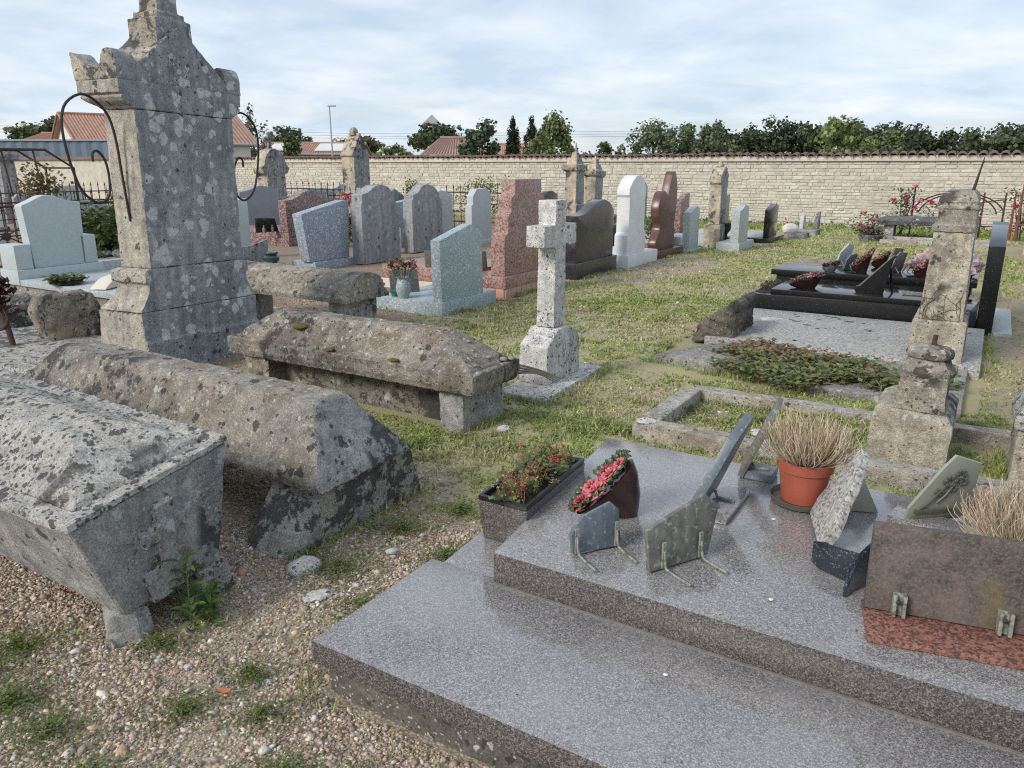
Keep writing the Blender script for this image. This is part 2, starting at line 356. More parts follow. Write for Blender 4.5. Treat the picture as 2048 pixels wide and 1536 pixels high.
def raw(name, V, F, mat, parent=None, colr=None, smooth=False, attr='col'):
    """V (n,3), F (m,k) numpy arrays -> one mesh, with an optional colour per vertex"""
    me = bpy.data.meshes.new(name); V = np.asarray(V, dtype=np.float32); F = np.asarray(F, dtype=np.int32); m, k = F.shape
    me.vertices.add(len(V)); me.vertices.foreach_set('co', V.ravel())
    me.loops.add(m * k); me.loops.foreach_set('vertex_index', F.ravel())
    me.polygons.add(m); me.polygons.foreach_set('loop_start', np.arange(0, m * k, k, dtype=np.int32))
    try: me.polygons.foreach_set('loop_total', np.full(m, k, dtype=np.int32))
    except Exception: pass
    me.update(calc_edges=True); me.validate()
    if smooth: me.shade_smooth()
    else: me.shade_flat()
    if colr is not None:
        a = me.color_attributes.new(attr, 'FLOAT_COLOR', 'POINT'); c = np.ones((len(V), 4), np.float32); c[:, :3] = colr
        a.data.foreach_set('color', c.ravel())
    me.materials.append(M[mat] if isinstance(mat, str) else mat)
    o = bpy.data.objects.new(name, me); COL.objects.link(o)
    if parent is not None: o.parent = parent
    return o
def copy_tree(o, parent=None):
    c = o.copy(); COL.objects.link(c)
    if parent is not None: c.parent = parent
    for ch in list(o.children): copy_tree(ch, c)
    return c
def vn(x, y, sc, seed=0):                        # smooth value noise 0..1 on arrays
    x = np.asarray(x, float) * sc + seed * 17.3; y = np.asarray(y, float) * sc - seed * 9.1
    i = np.floor(x); j = np.floor(y); a = x - i; b = y - j; a = a * a * (3 - 2 * a); b = b * b * (3 - 2 * b)
    def h(p, q):
        t = np.sin(p * 127.1 + q * 311.7 + seed * 74.7) * 43758.5453; return t - np.floor(t)
    return (h(i, j) * (1 - a) + h(i + 1, j) * a) * (1 - b) + (h(i, j + 1) * (1 - a) + h(i + 1, j + 1) * a) * b
def fb(x, y, sc, seed=0): return (vn(x, y, sc, seed) * .5 + vn(x, y, sc * 2.1, seed + 1) * .3 + vn(x, y, sc * 4.3, seed + 2) * .2)
def sst(x, a, b):
    t = np.clip((x - a) / (b - a), 0, 1); return t * t * (3 - 2 * t)

# ------------------------------------------------------------------ what grows where on the ground (grave frame)
FOOT = [(-1.62, 2.4, 1.44, 3.32), (-6.0, -5.0, 6.74, 7.85), (-9, -5.02, 8.0, 9.4), (-2.2, .15, 6.6, 12.9), (-2.85, -2.5, 4.55, 5.55),
        (-4.6, -2.5, 3.75, 4.0), (-2.75, -2.62, 3.66, 4.2), (-6.6, -4.95, 11.6, 13.05), (-2.35, .1, 5.75, 7.2), (-.42, .05, 4.4, 5.1), (-5.5, -5.0, 10, 11.5)]
def zone(x, y):
    u, v = x * CA + y * SA, -x * SA + y * CA
    n1 = fb(x, y, .9, 3); n2 = fb(x, y, 2.6, 7)
    g = sst(v + (n1 - .5) * 1.5, 2.25, 3.15)                              # gravel in front, lawn beyond
    left = sst(-u + (n1 - .5) * .8, 4.75, 5.25) * (1 - sst(v, 19.6, 20.6))
    g = g * (1 - .93 * left)
    right = sst(u + (n1 - .5) * .9, -.15, .45) * (1 - sst(v, 19, 20.5))
    g = g * (1 - .5 * right)
    d = np.hypot((u + 4.45) / .8, (v - 12.0) / 2.0); g = g * (1 - .75 * (1 - sst(d, .7, 1.25)))
    patch = sst(n2, .30, .52)
    g = g * (.35 + .65 * patch)
    soil = left * .6 + right * .35
    g = np.maximum(g, .10 * sst(fb(x, y, 1.6, 91), .38, .62) * (1 - left))
    return g, soil

def build_ground():
    ax = np.concatenate([-np.geomspace(600, 10, 26), np.arange(-9.6, 6.4, .07), np.geomspace(6.6, 600, 28)])
    ay = np.concatenate([-np.geomspace(200, 1, 12), np.arange(-.6, 16, .07), np.geomspace(16.3, 800, 32)])
    X, Y = np.meshgrid(ax, ay); x = X.ravel(); y = Y.ravel()
    near = 1 - sst(np.hypot(x, y - 6), 12, 26)
    z = (fb(x, y, .8, 21) - .5) * .035 * near + (fb(x, y, 3.5, 5) - .5) * .022 * near - .012
    nx, ny = len(ax), len(ay); i = np.arange(nx * ny).reshape(ny, nx)
    F = np.stack([i[:-1, :-1], i[:-1, 1:], i[1:, 1:], i[1:, :-1]], -1).reshape(-1, 4)
    g, s = zone(x, y)
    t = NT('ground', .95).world(); a = t.attr('zone'); sp = t.n('ShaderNodeSeparateColor'); t.l(a.outputs['Color'], sp.inputs[0])
    peb = t.vor(95, 'Color'); pv = t.vor(95, 'Distance'); sp2 = t.n('ShaderNodeSeparateColor'); t.l(peb, sp2.inputs[0])
    grav = t.ramp(sp2.outputs[0], [(0, (.26, .20, .155)), (.35, (.37, .30, .24)), (.65, (.45, .385, .325)), (1, (.54, .49, .44))])
    grav = t.mix(t.ramp(pv, [(.25, 0.), (.62, .75)]), grav, (.20, .155, .12))
    lawn = t.ramp(t.noise(7, 8, .7), [(.30, (.33, .265, .185)), (.44, (.39, .35, .20)), (.60, (.35, .365, .16)), (.75, (.46, .41, .27))])
    lawn = t.mix(t.ramp(t.noise(45, 5, .7), [(.35, 0.), (.7, .7)]), lawn, (.25, .22, .13))
    soil = t.ramp(t.noise(20, 6, .7), [(.35, (.12, .08, .055)), (.65, (.26, .18, .13))])
    c = t.mix(sp.outputs[1], t.mix(sp.outputs[0], grav, lawn), soil)
    t.col(c); t.bump(t.math('ADD', t.math('MULTIPLY', pv, -.6), t.noise(40, 5, .7)), .55, .015)
    o = raw('ground', np.stack([x, y, z], 1), F, t.m, None, np.stack([np.clip(g * 1.5, 0, 1), s, np.zeros_like(g)], 1), True, 'zone')
    tag(o, 'gravel and patchy lawn of the graveyard', 'ground', kind='structure')
build_ground()

def inside(u, v, pad=0):
    m = np.zeros(len(u), bool)
    for a, b, c, d in FOOT: m |= (u > a - pad) & (u < b + pad) & (v > c - pad) & (v < d + pad)
    return m
def scatter(n, x0, x1, y0, y1):
    return RNG.uniform(x0, x1, n), RNG.uniform(y0, y1, n)
def gz(x, y):
    near = 1 - sst(np.hypot(x, y - 6), 12, 26)
    return (fb(x, y, .8, 21) - .5) * .035 * near + (fb(x, y, 3.5, 5) - .5) * .022 * near - .012
def infront(x, y, m=1.12): return (np.abs(x) < y * .665 * m + .5)

def build_pebbles():
    xs, ys = [], []
    for n, b in ((120000, (-2.6, 1.0, 1.35, 3.2)), (40000, (-3.0, 1.6, 3.2, 5.6)), (22000, (-5.5, 4.8, 5.2, 9.5)), (22000, (-1.0, 5.5, 9, 16)), (9000, (-9, -2, 6, 14))):
        x, y = scatter(n, *b); xs.append(x); ys.append(y)
    x = np.concatenate(xs); y = np.concatenate(ys); g, s = zone(x, y); u, v = x * CA + y * SA, -x * SA + y * CA
    d = np.hypot(x, y)
    keep = (RNG.random(len(x)) < (1.02 - g * 1.25) * (1 - .55 * s) * (.42 + .58 * sst(fb(x, y, 2.2, 63), .30, .52))) & ~inside(u, v, -.01) & infront(x, y) & (d > 1.2)
    x, y, d = x[keep], y[keep], d[keep]; n = len(x)
    r = RNG.lognormal(math.log(.0043), .42, n) * (1 + .085 * np.clip(d - 2.5, 0, 9)); big = RNG.random(n) < .005; r[big] *= 1.9
    ph = (1 + 5 ** .5) / 2
    I = np.array([(-1, ph, 0), (1, ph, 0), (-1, -ph, 0), (1, -ph, 0), (0, -1, ph), (0, 1, ph), (0, -1, -ph), (0, 1, -ph), (ph, 0, -1), (ph, 0, 1), (-ph, 0, -1), (-ph, 0, 1)], float)
    I /= np.linalg.norm(I[0])
    T = np.array([(0, 11, 5), (0, 5, 1), (0, 1, 7), (0, 7, 10), (0, 10, 11), (1, 5, 9), (5, 11, 4), (11, 10, 2), (10, 7, 6), (7, 1, 8), (3, 9, 4), (3, 4, 2), (3, 2, 6), (3, 6, 8), (3, 8, 9), (4, 9, 5), (2, 4, 11), (6, 2, 10), (8, 6, 7), (9, 8, 1)])
    a = RNG.uniform(0, 6.28, n); sx = RNG.uniform(.8, 1.45, n); sy = RNG.uniform(.7, 1.1, n); sz = RNG.uniform(.42, .85, n)
    P = I[None] * (1 + RNG.uniform(-.20, .20, (n, 12, 1)))
    px, py, pz = P[..., 0] * (sx * r)[:, None], P[..., 1] * (sy * r)[:, None], P[..., 2] * (sz * r)[:, None]
    tl = RNG.normal(0, .28, n)[:, None]; pz = pz + px * tl
    ca, sa = np.cos(a)[:, None], np.sin(a)[:, None]
    V = np.stack([x[:, None] + px * ca - py * sa, y[:, None] + px * sa + py * ca, (gz(x, y) + r * sz * .35)[:, None] + pz], -1).reshape(-1, 3)
    F = (T[None] + (np.arange(n) * 12)[:, None, None]).reshape(-1, 3)
    pal = np.array([(.27, .205, .155), (.22, .155, .11), (.31, .255, .205), (.20, .185, .165), (.37, .33, .28), (.33, .225, .145), (.15, .115, .09), (.43, .40, .365), (.255, .165, .125), (.29, .25, .225), (.14, .13, .125)])
    c = (pal[RNG.integers(0, len(pal), n)] * .8 + np.array((.27, .215, .175)) * .2) * RNG.uniform(.62, 1.22, (n, 1)) * np.array((1.55, 1.52, 1.46)); c[big] = np.array((.50, .48, .44)) * RNG.uniform(.8, 1.15, (big.sum(), 1))
    o = raw('gravel', V, F, 'pebble', None, np.repeat(c, 12, 0), True)
    tag(o, 'loose round pinkish brown pebbles over the ground', 'gravel', kind='stuff')
build_pebbles()

def blades(x, y, h, wd, c, lean=.5, z=None, seg3=True):
    n = len(x); a = RNG.uniform(0, 6.28, n); b = RNG.uniform(0, 6.28, n); L = RNG.uniform(.05, 1, n) * lean
    z = gz(x, y) - .004 if z is None else z
    ca, sa = np.cos(a) * wd * .5, np.sin(a) * wd * .5; lx, ly = np.cos(b) * L * h, np.sin(b) * L * h
    p0 = np.stack([x - ca, y - sa, z], 1); p1 = np.stack([x + ca, y + sa, z], 1)
    m0 = np.stack([x - ca * .8 + lx * .35, y - sa * .8 + ly * .35, z + h * .6], 1); m1 = np.stack([x + ca * .8 + lx * .35, y + sa * .8 + ly * .35, z + h * .6], 1)
    t = np.stack([x + lx, y + ly, z + h * (1 - .35 * L)], 1)
    V = np.stack([p0, p1, m1, m0, t], 1).reshape(-1, 3)
    k = (np.arange(n) * 5)[:, None]
    F = np.concatenate([k + np.array([[0, 1, 2]]), k + np.array([[0, 2, 3]]), k + np.array([[3, 2, 4]])])
    return V, F, np.repeat(c, 5, 0)
def grass_cols(n, x, y, green=.5):
    pal = np.array([(.27, .345, .10), (.36, .42, .135), (.41, .435, .165), (.48, .44, .25), (.53, .48, .33), (.21, .28, .085), (.38, .32, .20)])
    t = fb(x, y, 1.3, 31); dry = np.clip((t - .46) * 4.5 + RNG.normal(0, .50, n) + (.5 - green) - .12, 0, 1)
    i1 = RNG.integers(0, 3, n); i1[RNG.random(n) < .25] = 5; i2 = RNG.integers(3, 5, n); i2[RNG.random(n) < .25] = 6
    return (pal[i1] * (1 - dry)[:, None] + pal[i2] * dry[:, None]) * RNG.uniform(.7, 1.25, (n, 1)) * (.78 + .44 * vn(x, y, 11, 77))[:, None]
def build_grass():
    xs, ys = [], []
    for n, b in ((190000, (-2.6, 3.2, 2.2, 5.2)), (200000, (-4.0, 4.2, 5.2, 9.5)), (130000, (-2.5, 9.0, 9.5, 17)), (70000, (-2, 16, 16, 26))):
        x, y = scatter(n, *b); xs.append(x); ys.append(y)
    x = np.concatenate(xs); y = np.concatenate(ys); g, s = zone(x, y); u, v = x * CA + y * SA, -x * SA + y * CA; d = np.hypot(x, y)
    cl = sst(fb(x, y, 9, 41), .36, .60)
    keep = (RNG.random(len(x)) < g * (.10 + .75 * cl)) & ~inside(u, v) & infront(x, y) & (v < 22.9)
    x, y, d, v, u = x[keep], y[keep], d[keep], v[keep], u[keep]; n = len(x)
    tall = sst(fb(x, y, 1.7, 51), .52, .72)
    h = RNG.uniform(.010, .030, n) * (1 + 1.1 * tall) * (1 + .03 * d); wd = (.0026 + .0016 * d) * RNG.uniform(.7, 1.3, n)
    lush = (v > 20.3) | ((u > -2.0) & (u < -.4) & (v > 4.2) & (v < 5.7))
    h[lush] *= 1.5
    c = grass_cols(n, x, y); c[v > 20.3] = c[v > 20.3] * np.array((.75, .95, .6))
    V, F, C = blades(x, y, h, wd, c, 1.5)
    o = raw('grass', V, F, 'grass', None, C); tag(o, 'short patchy yellow green lawn grass between the graves', 'grass', kind='stuff')
build_grass()

def weed_leaves(x, y, z, r, c, up=.5):
    """little folded leaves: quads lying at random tilts"""
    n = len(x); a = RNG.uniform(0, 6.28, n); t = RNG.uniform(-.1, 1, n) * up
    dx, dy = np.cos(a), np.sin(a); ex, ey = -dy, dx; dz = np.sin(t); dh = np.cos(t)
    p0 = np.stack([x, y, z], 1); D = np.stack([dx * dh, dy * dh, dz], 1) * r[:, None]; Ee = np.stack([ex, ey, RNG.normal(0, .25, n)], 1) * (r * .42)[:, None]
    V = np.stack([p0, p0 + D * .5 + Ee, p0 + D, p0 + D * .5 - Ee], 1).reshape(-1, 3)
    F = np.arange(n * 4).reshape(-1, 4); return V, F, np.repeat(c, 4, 0)
def build_weeds():
    spots = [(-.55, 2.55, .16), (-.85, 2.15, .13), (-1.0, 1.98, .12), (-.62, 1.72, .13), (-.42, 1.70, .10), (-1.55, 2.02, .22), (-1.35, 1.88, .18), (-.72, 2.85, .18), (-.28, 2.95, .15), (-.5, 3.2, .2), (-.25, 3.4, .18),
             (-1.22, 2.32, .12), (-1.75, 2.15, .16), (-.95, 1.65, .12), (-.75, 1.95, .10), (-.18, 2.05, .10), (-1.15, 1.7, .14), (-.35, 2.6, .10), (-.5, 2.05, .09), (-1.7, 2.3, .2), (-1.1, 3.2, .15), (-.9, 3.0, .12), (-.2, 2.25, .06), (-.05, 1.85, .06), (.02, 1.72, .05), (-.32, 4.5, .12), (-.55, 4.3, .12), (.75, 4.55, .14), (1.15, 4.4, .12), (2.9, 4.6, .25), (3.1, 5.1, .3), (1.6, 4.7, .3), (1.2, 5.0, .25), (2.4, 5.4, .35), (1.9, 5.1, .25)]
    xs, ys, cs, hs = [], [], [], []
    for X, Y, r in spots:
        n = int(900 * (r / .15) ** 1.5); a = RNG.uniform(0, 6.28, n); q = np.abs(RNG.normal(0, .5, n)) * r
        x = X + np.cos(a) * q * 1.3; y = Y + np.sin(a) * q; xs.append(x); ys.append(y); hs.append(np.clip(RNG.uniform(0, .05, n) * (1 - q / (2 * r)), .004, .05))
        k = RNG.random((n, 1)); red = RNG.random((n, 1)) < .05
        c = np.where(k < .55, (.105, .165, .042), (.165, .205, .06)) * RNG.uniform(.7, 1.25, (n, 1)); c = np.where(red, (.20, .05, .035), c); cs.append(c)
    n = 26000; x, y = scatter(n, -2.6, 1.2, 1.35, 4.6); k = RNG.random(n) < sst(fb(x, y, 3.2, 71), .46, .66) * .75; x, y = x[k], y[k]; n = len(x); xs.append(x); ys.append(y); hs.append(RNG.uniform(.004, .022, n))
    c = np.array([(.12, .175, .05), (.17, .20, .065), (.20, .19, .09), (.22, .07, .05)])[RNG.choice(4, n, p=[.42, .33, .2, .05])] * RNG.uniform(.7, 1.2, (n, 1)); cs.append(c)
    x = np.concatenate(xs); y = np.concatenate(ys); u, v = x * CA + y * SA, -x * SA + y * CA; k = ~inside(u, v)
    x, y, h, c = x[k], y[k], np.concatenate(hs)[k], np.concatenate(cs)[k]
    V, F, C = weed_leaves(x, y, gz(x, y) + h, RNG.uniform(.005, .013, len(x)), c)
    o = raw('ground_weeds', V, F, 'leaf', None, C); tag(o, 'low clumps of small leaved weeds growing through the gravel', 'weeds', kind='stuff')
    # straw, twigs, dead leaves
    n = 7500; x, y = scatter(n, -4.5, 5.5, 1.4, 11); k = infront(x, y); x, y = x[k], y[k]; u, v = x * CA + y * SA, -x * SA + y * CA; k = ~inside(u, v); x, y = x[k], y[k]; n = len(x)
    L = RNG.uniform(.012, .05, n); a = RNG.uniform(0, 6.28, n); wd = (.0012 + .0006 * np.hypot(x, y)); z = gz(x, y) + RNG.uniform(.008, .02, n)
    dx, dy = np.cos(a) * L, np.sin(a) * L; ex, ey = -np.sin(a) * wd, np.cos(a) * wd; tz = RNG.normal(0, .004, n)
    V = np.stack([np.stack([x - ex, y - ey, z], 1), np.stack([x + ex, y + ey, z], 1), np.stack([x + dx + ex, y + dy + ey, z + tz], 1), np.stack([x + dx - ex, y + dy - ey, z + tz], 1)], 1).reshape(-1, 3)
    c = np.array([(.40, .34, .21), (.30, .24, .14), (.16, .10, .06), (.22, .09, .05)])[RNG.choice(4, n, p=[.45, .3, .15, .1])]
    o = raw('straw_litter', V, np.arange(n * 4).reshape(-1, 4), 'leaf', None, np.repeat(c, 4, 0)); tag(o, 'dry straw and twig litter scattered on the ground', 'litter', kind='stuff')
build_weeds()
def build_edge_tufts():
    segs = [((-1.66, 1.40), (-.6, 1.40), .5), ((-1.66, 1.42), (-1.68, 3.3), .8), ((-1.5, 3.36), (-.2, 3.36), 1.), ((-1.74, 4.17), (-.9, 4.17), 1.), ((-1.76, 4.2), (-1.76, 5.25), .7), ((-1.55, 5.28), (-.2, 5.28), 1.), ((-2.95, 4.5), (-2.5, 4.5), .8), ((-2.47, 4.5), (-2.5, 5.6), .8),
            ((-2.78, 3.64), (-2.6, 3.64), .8), ((-2.58, 3.7), (-2.6, 4.25), .8), ((-2.3, 2.0), (-2.3, 2.95), .8), ((-2.35, 6.05), (-1.0, 5.75), 1.), ((-5.0, 6.75), (-5.0, 7.9), .7), ((-5.0, 8.1), (-5.0, 9.4), .9), ((-5.0, 10), (-5.0, 11.5), .6), ((-2.3, 8.6), (-2.3, 11.4), .6), ((.02, 4.4), (.03, 5.2), 1.), ((-.45, 4.42), (.0, 4.42), 1.), ((-.45, 4.45), (-.45, 5.2), 1.), ((-1.58, 4.36), (-.6, 4.36), .9), ((-1.58, 5.1), (-.4, 5.1), .8), ((.22, 4.45), (.22, 5.1), 1.), ((-2.2, 3.6), (-4.4, 3.62), .7), ((.12, 6.8), (.12, 8.6), .6)]
    X, Y, Hh = [], [], []
    for (u0, v0), (u1, v1), d in segs:
        L = math.hypot(u1 - u0, v1 - v0); n = int(620 * L * d); t = RNG.random(n); cl = vn(t * L, t * 0 + u0, 4.5, 3); k = RNG.random(n) < np.clip((cl - .25) * 2, .05, 1); t = t[k]; n = len(t)
        u = u0 + (u1 - u0) * t + RNG.normal(0, .022, n); v = v0 + (v1 - v0) * t + RNG.normal(0, .022, n); X.append(u * CA - v * SA); Y.append(u * SA + v * CA); Hh.append(RNG.uniform(.018, .075, n) * (.5 + cl[k]))
    x, y, h = np.concatenate(X), np.concatenate(Y), np.concatenate(Hh); u, v = x * CA + y * SA, -x * SA + y * CA; n = len(x); d = np.hypot(x, y)
    V, F, C = blades(x, y, h, (.002 + .0008 * d), grass_cols(n, x, y, .75), 1.1)
    o = raw('edge_grass', V, F, 'grass', None, C); tag(o, 'longer grass tufts growing against kerbs and stone feet', 'grass', kind='stuff')
    # dead leaf litter on the bare ground to the right and under the old tombs
    n = 5200; x = np.concatenate([RNG.uniform(2.6, 7.5, n // 2), RNG.uniform(-2.6, .6, n // 2)]); y = np.concatenate([RNG.uniform(3.4, 9.5, n // 2), RNG.uniform(1.5, 5.0, n // 2)]); u, v = x * CA + y * SA, -x * SA + y * CA
    k = ~inside(u, v) & infront(x, y) & (RNG.random(n) < np.where(u > -.4, .9, np.where(u < -2.3, .8, .12))); x, y = x[k], y[k]; n = len(x)
    V, F, C = weed_leaves(x, y, gz(x, y) + .010, RNG.uniform(.008, .02, n) * (1 + .06 * np.hypot(x, y)), np.array([(.22, .14, .085), (.30, .21, .13), (.15, .085, .05), (.26, .10, .06), (.36, .29, .19)])[RNG.integers(0, 5, n)] * RNG.uniform(.7, 1.2, (n, 1)), .25)
    o = raw('leaf_litter', V, F, 'leaf', None, C); tag(o, 'brown dead leaf litter on the bare ground', 'leaf litter', kind='stuff')
build_edge_tufts()

# ------------------------------------------------------------------ the boundary wall
WV = 23.0
def build_wall():
    W = thing('boundary_wall', 'long pale rubble stone wall with tiled coping behind the graves', 'wall', -14.5, WV)
    x0, x1 = -16.6, 19.5
    coarse = plain('lime_mortar', (.47, .44, .38), .95, .25, 9, bump=.5)
    obj('core', box(x0, x1, .030, .45, -.1, 1.70), coarse, W)
    obj('coping_bed', box(x0 - .02, x1, -.05, .50, 1.70, 1.84), 'mortar', W, .01)
    t = NT('rubble_stones', .93); oi = t.n('ShaderNodeObjectInfo'); v = t.warp(3, .05)
    base = t.ramp(oi.outputs['Random'], [(0, (.45, .42, .365)), (.35, (.49, .46, .40)), (.7, (.52, .485, .425)), (1, (.565, .535, .475))])
    c = t.mix(.8, base, t.ramp(t.noise(9, 7, .65), [(.3, (.72, .70, .68)), (.7, (1.18, 1.18, 1.18))]), 'MULTIPLY')
    c = t.mix(t.ramp(t.noise(1.1, 5, .6), [(.56, 0.), (.70, .55)]), c, (.26, .24, .21)); c = t.mix(t.ramp(t.noise(1.9, 6, .65, .4), [(.50, 0.), (.60, .7)]), c, (.50, .465, .40)); t.col(c); t.bump(t.noise(30, 6, .7), .5, .02); sm = t.m
    t2 = NT('rubble_stones_far', .93); a = t2.attr('col'); c = t2.mix(.8, a.outputs['Color'], t2.ramp(t2.noise(9, 7, .65), [(.3, (.72, .70, .68)), (.7, (1.18, 1.18, 1.18))]), 'MULTIPLY')
    c = t2.mix(t2.ramp(t2.noise(.7, 5, .6), [(.54, 0.), (.70, .5)]), c, (.27, .25, .22)); c = t2.mix(t2.ramp(t2.noise(1.3, 6, .65, .4), [(.48, 0.), (.58, .7)]), c, (.50, .465, .40)); t2.col(c); sm2 = t2.m
    # a stone is a chipped unit block, one face to the front
    def block(seed):
        r = random.Random(seed); q = lambda s=.05: r.uniform(-s, s)
        B = [(-.5, -.5), (.5, -.5), (.5, .5), (-.5, .5)]; back = [(a, 0., b) for a, b in B]
        rim = [(a * .985 + q(.02), -.55 + q(.12), b * .96 + q(.03)) for a, b in B]; fr = [(a * .86 + q(.07), -1 + q(.22), b * .74 + q(.09)) for a, b in B]
        return back + rim + fr, [(0, 1, 5, 4), (1, 2, 6, 5), (2, 3, 7, 6), (3, 0, 4, 7), (4, 5, 9, 8), (5, 6, 10, 9), (6, 7, 11, 10), (7, 4, 8, 11), (8, 9, 10, 11)]
    variants = [block(i) for i in range(14)]; meshes = []
    for vs, fs in variants:
        me = bpy.data.meshes.new('stone'); me.from_pydata(vs, [], fs); me.materials.append(sm); me.shade_smooth(); me.set_sharp_from_angle(angle=R(38)); meshes.append(me)
    near, far = [], []
    z = -.06
    r = random.Random(5); row = 0
    while z < 1.70:
        h = r.uniform(.062, .118); h = min(h, 1.70 - z); h = 1.70 - z if 1.70 - z - h < .05 else h
        x = x0 + r.uniform(0, .2)
        while x < x1:
            L = r.choice((r.uniform(.08, .16), r.uniform(.14, .26), r.uniform(.22, .38))); L = min(L, x1 - x + .05)
            (near if x > 10.3 and x < 19 else far).append((x, L, z, h, r.random())); x += L
        z += h
    near.sort(key=lambda s: -s[0]); far += near[300:]; near = near[:300]
    for x, L, z, h, q in near:
        o = bpy.data.objects.new('stone', r.choice(meshes)); COL.objects.link(o); o.parent = W
        o.location = (x + L / 2, .036, z + h / 2); o.scale = (L - .008 - .010 * r.random(), .014 + .016 * q, h - .007 - .009 * r.random()); o.rotation_euler = (0, r.uniform(-.02, .02), 0)
    V, F, C = [], [], []
    pal = [(.45, .42, .365), (.49, .46, .40), (.52, .485, .425), (.565, .535, .475)]
    for x, L, z, h, q in far:
        vs, fs = r.choice(variants); k = len(V); sx, sy, sz = L - .008 - .010 * r.random(), .014 + .016 * q, h - .007 - .009 * r.random()
        V += [(x + L / 2 + a * sx, .036 + b * sy, z + h / 2 + c * sz) for a, b, c in vs]; F += [[i + k for i in f] for f in fs]
        c = r.choice(pal); C += [c] * len(vs)
    o = raw('far_stones', V, F, sm2, W, np.array(C)); o['kind'] = 'stuff'
    # canal tiles laid across the top
    prof = [(math.cos(a) * .103, math.sin(a) * .082) for a in np.linspace(math.pi, 0, 9)]; inner = [(math.cos(a) * .084, math.sin(a) * .062) for a in np.linspace(0, math.pi, 9)]
    ring = prof + inner
    bm = loft([[(x, -.13, z) for x, z in ring], [(x * .92, .2, z * .95 + .045) for x, z in ring]])
    bmesh.ops.recalc_face_normals(bm, faces=bm.faces); me = bpy.data.meshes.new('coping_tile'); bm.to_mesh(me); bm.free(); me.materials.append(M['tile']); me.shade_smooth(); me.set_sharp_from_angle(angle=R(40))
    x = x0; 
    while x < x1:
        o = bpy.data.objects.new('coping_tile', me); COL.objects.link(o); o.parent = W
        o.location = (x, -.02 + r.uniform(-.025, .025), 1.828 + r.uniform(-.012, .010) + .008 * math.sin(x * 1.1) + .006 * math.sin(x * 2.7)); o.rotation_euler = (r.uniform(-.03, .03), r.uniform(-.06, .06), r.uniform(-.05, .05)); x += .226 + r.uniform(-.012, .012)
    back = obj('coping_back', prism_y([(x0, 1.84), (x0, 1.885), (x1, 1.885), (x1, 1.84)], .12, .52), 'tile', W)
    # grassy rubble along the foot
    n = 5200; xs = RNG.uniform(x0, x1, n); ys = -np.abs(RNG.normal(0, .10, n)) - .02; zs = np.abs(RNG.normal(0, .045, n))
    V, F, C = weed_leaves(xs, ys, zs, RNG.uniform(.03, .075, n), np.array([(.07, .10, .025), (.11, .12, .04), (.10, .075, .045)])[RNG.integers(0, 3, n)] * RNG.uniform(.7, 1.2, (n, 1)))
    o = raw('foot_growth', V, F, 'leaf', W, C); o['kind'] = 'stuff'
    # stretch of the same wall beyond the gateway
    P = thing('gate_pillar', 'whitewashed gate pillar at the end of the rubble wall', 'pillar', -31.4, WV)
    obj('shaft', box(-.22, .22, -.12, .3, -.1, 2.02), 'whitewash', P, .015); obj('cap', box(-.27, .27, -.17, .35, 2.02, 2.10), 'mortar', P, .015)
    G = thing('iron_gate', 'dark closed sheet iron gate leaf beside the whitewashed pillar', 'gate', -33.2, WV)
    obj('leaf', box(-1.5, 1.5, .02, .07, .08, 1.55), 'irondark', G, .01); obj('rail', box(-1.52, 1.52, -.01, .09, 1.55, 1.62), 'irondark', G, .008)
    W2 = thing('rendered_wall', 'plain pale wall with low tile coping behind the left graves', 'wall', -55, WV)
    obj('core', box(-25, 20.2, 0, .4, -.1, 1.86), plain('old_render', (.48, .45, .385), .95, .2, 2.2, bump=.3, spots=((.33, .29, .22), 3, .55, .6)), W2)
    obj('coping', prism([(-.12, 1.86), (.2, 2.03), (.52, 1.86)], -25, 20.2), 'tile', W2)
build_wall()

# ------------------------------------------------------------------ foreground: polished grey granite tomb
def build_front_tomb():
    T = thing('granite_tomb', 'stepped polished grey granite tomb filling the right foreground', 'tomb', -1.62, 1.45)
    # local: x to the head (right), y to the far side
    obj('plinth', prism_y([(.035, -.05), (.035, .10), (3.6, .10), (3.6, -.05)], .03, 1.78), 'plinthc', T, .006, 2, (.06, .010, 9))
    bm = loft([[(0, 0, .10), (3.8, 0, .10), (3.8, .612, .10), (.005, .612, .10)], [(0, 0, .18), (3.8, 0, .18), (3.8, .612, .18), (.005, .612, .18)]])
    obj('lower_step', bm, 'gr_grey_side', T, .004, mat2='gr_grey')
    bm = loft([[(.05, .616, .10), (.33, .616, .10), (.24, 1.86, .10), (-.03, 1.86, .10)], [(.05, .616, .172), (.33, .616, .172), (.24, 1.86, .172), (-.03, 1.86, .172)]])
    obj('side_strip', bm, 'gr_grey', T, .003)
    obj('mortar_line', box(.30, 3.8, .575, .60, .178, .184), plain('grey_joint', (.17, .155, .14), .9, .3, 40), T)
    bm = loft([[(.298, .583, .1835), (3.8, .583, .1835), (3.8, 1.868, .1835), (.144, 1.868, .1835)], [(.298, .583, .30), (3.8, .583, .30), (3.8, 1.868, .30), (.144, 1.868, .30)]])
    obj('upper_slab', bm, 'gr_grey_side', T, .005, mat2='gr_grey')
    H_ = obj('headstone', prism([(.6, .301), (.6, 1.0), (1.2, 1.1), (1.85, 1.0), (1.85, .301)], 2.9, 3.05), 'gr_grey', T, .005)
build_front_tomb()
ZT = .302

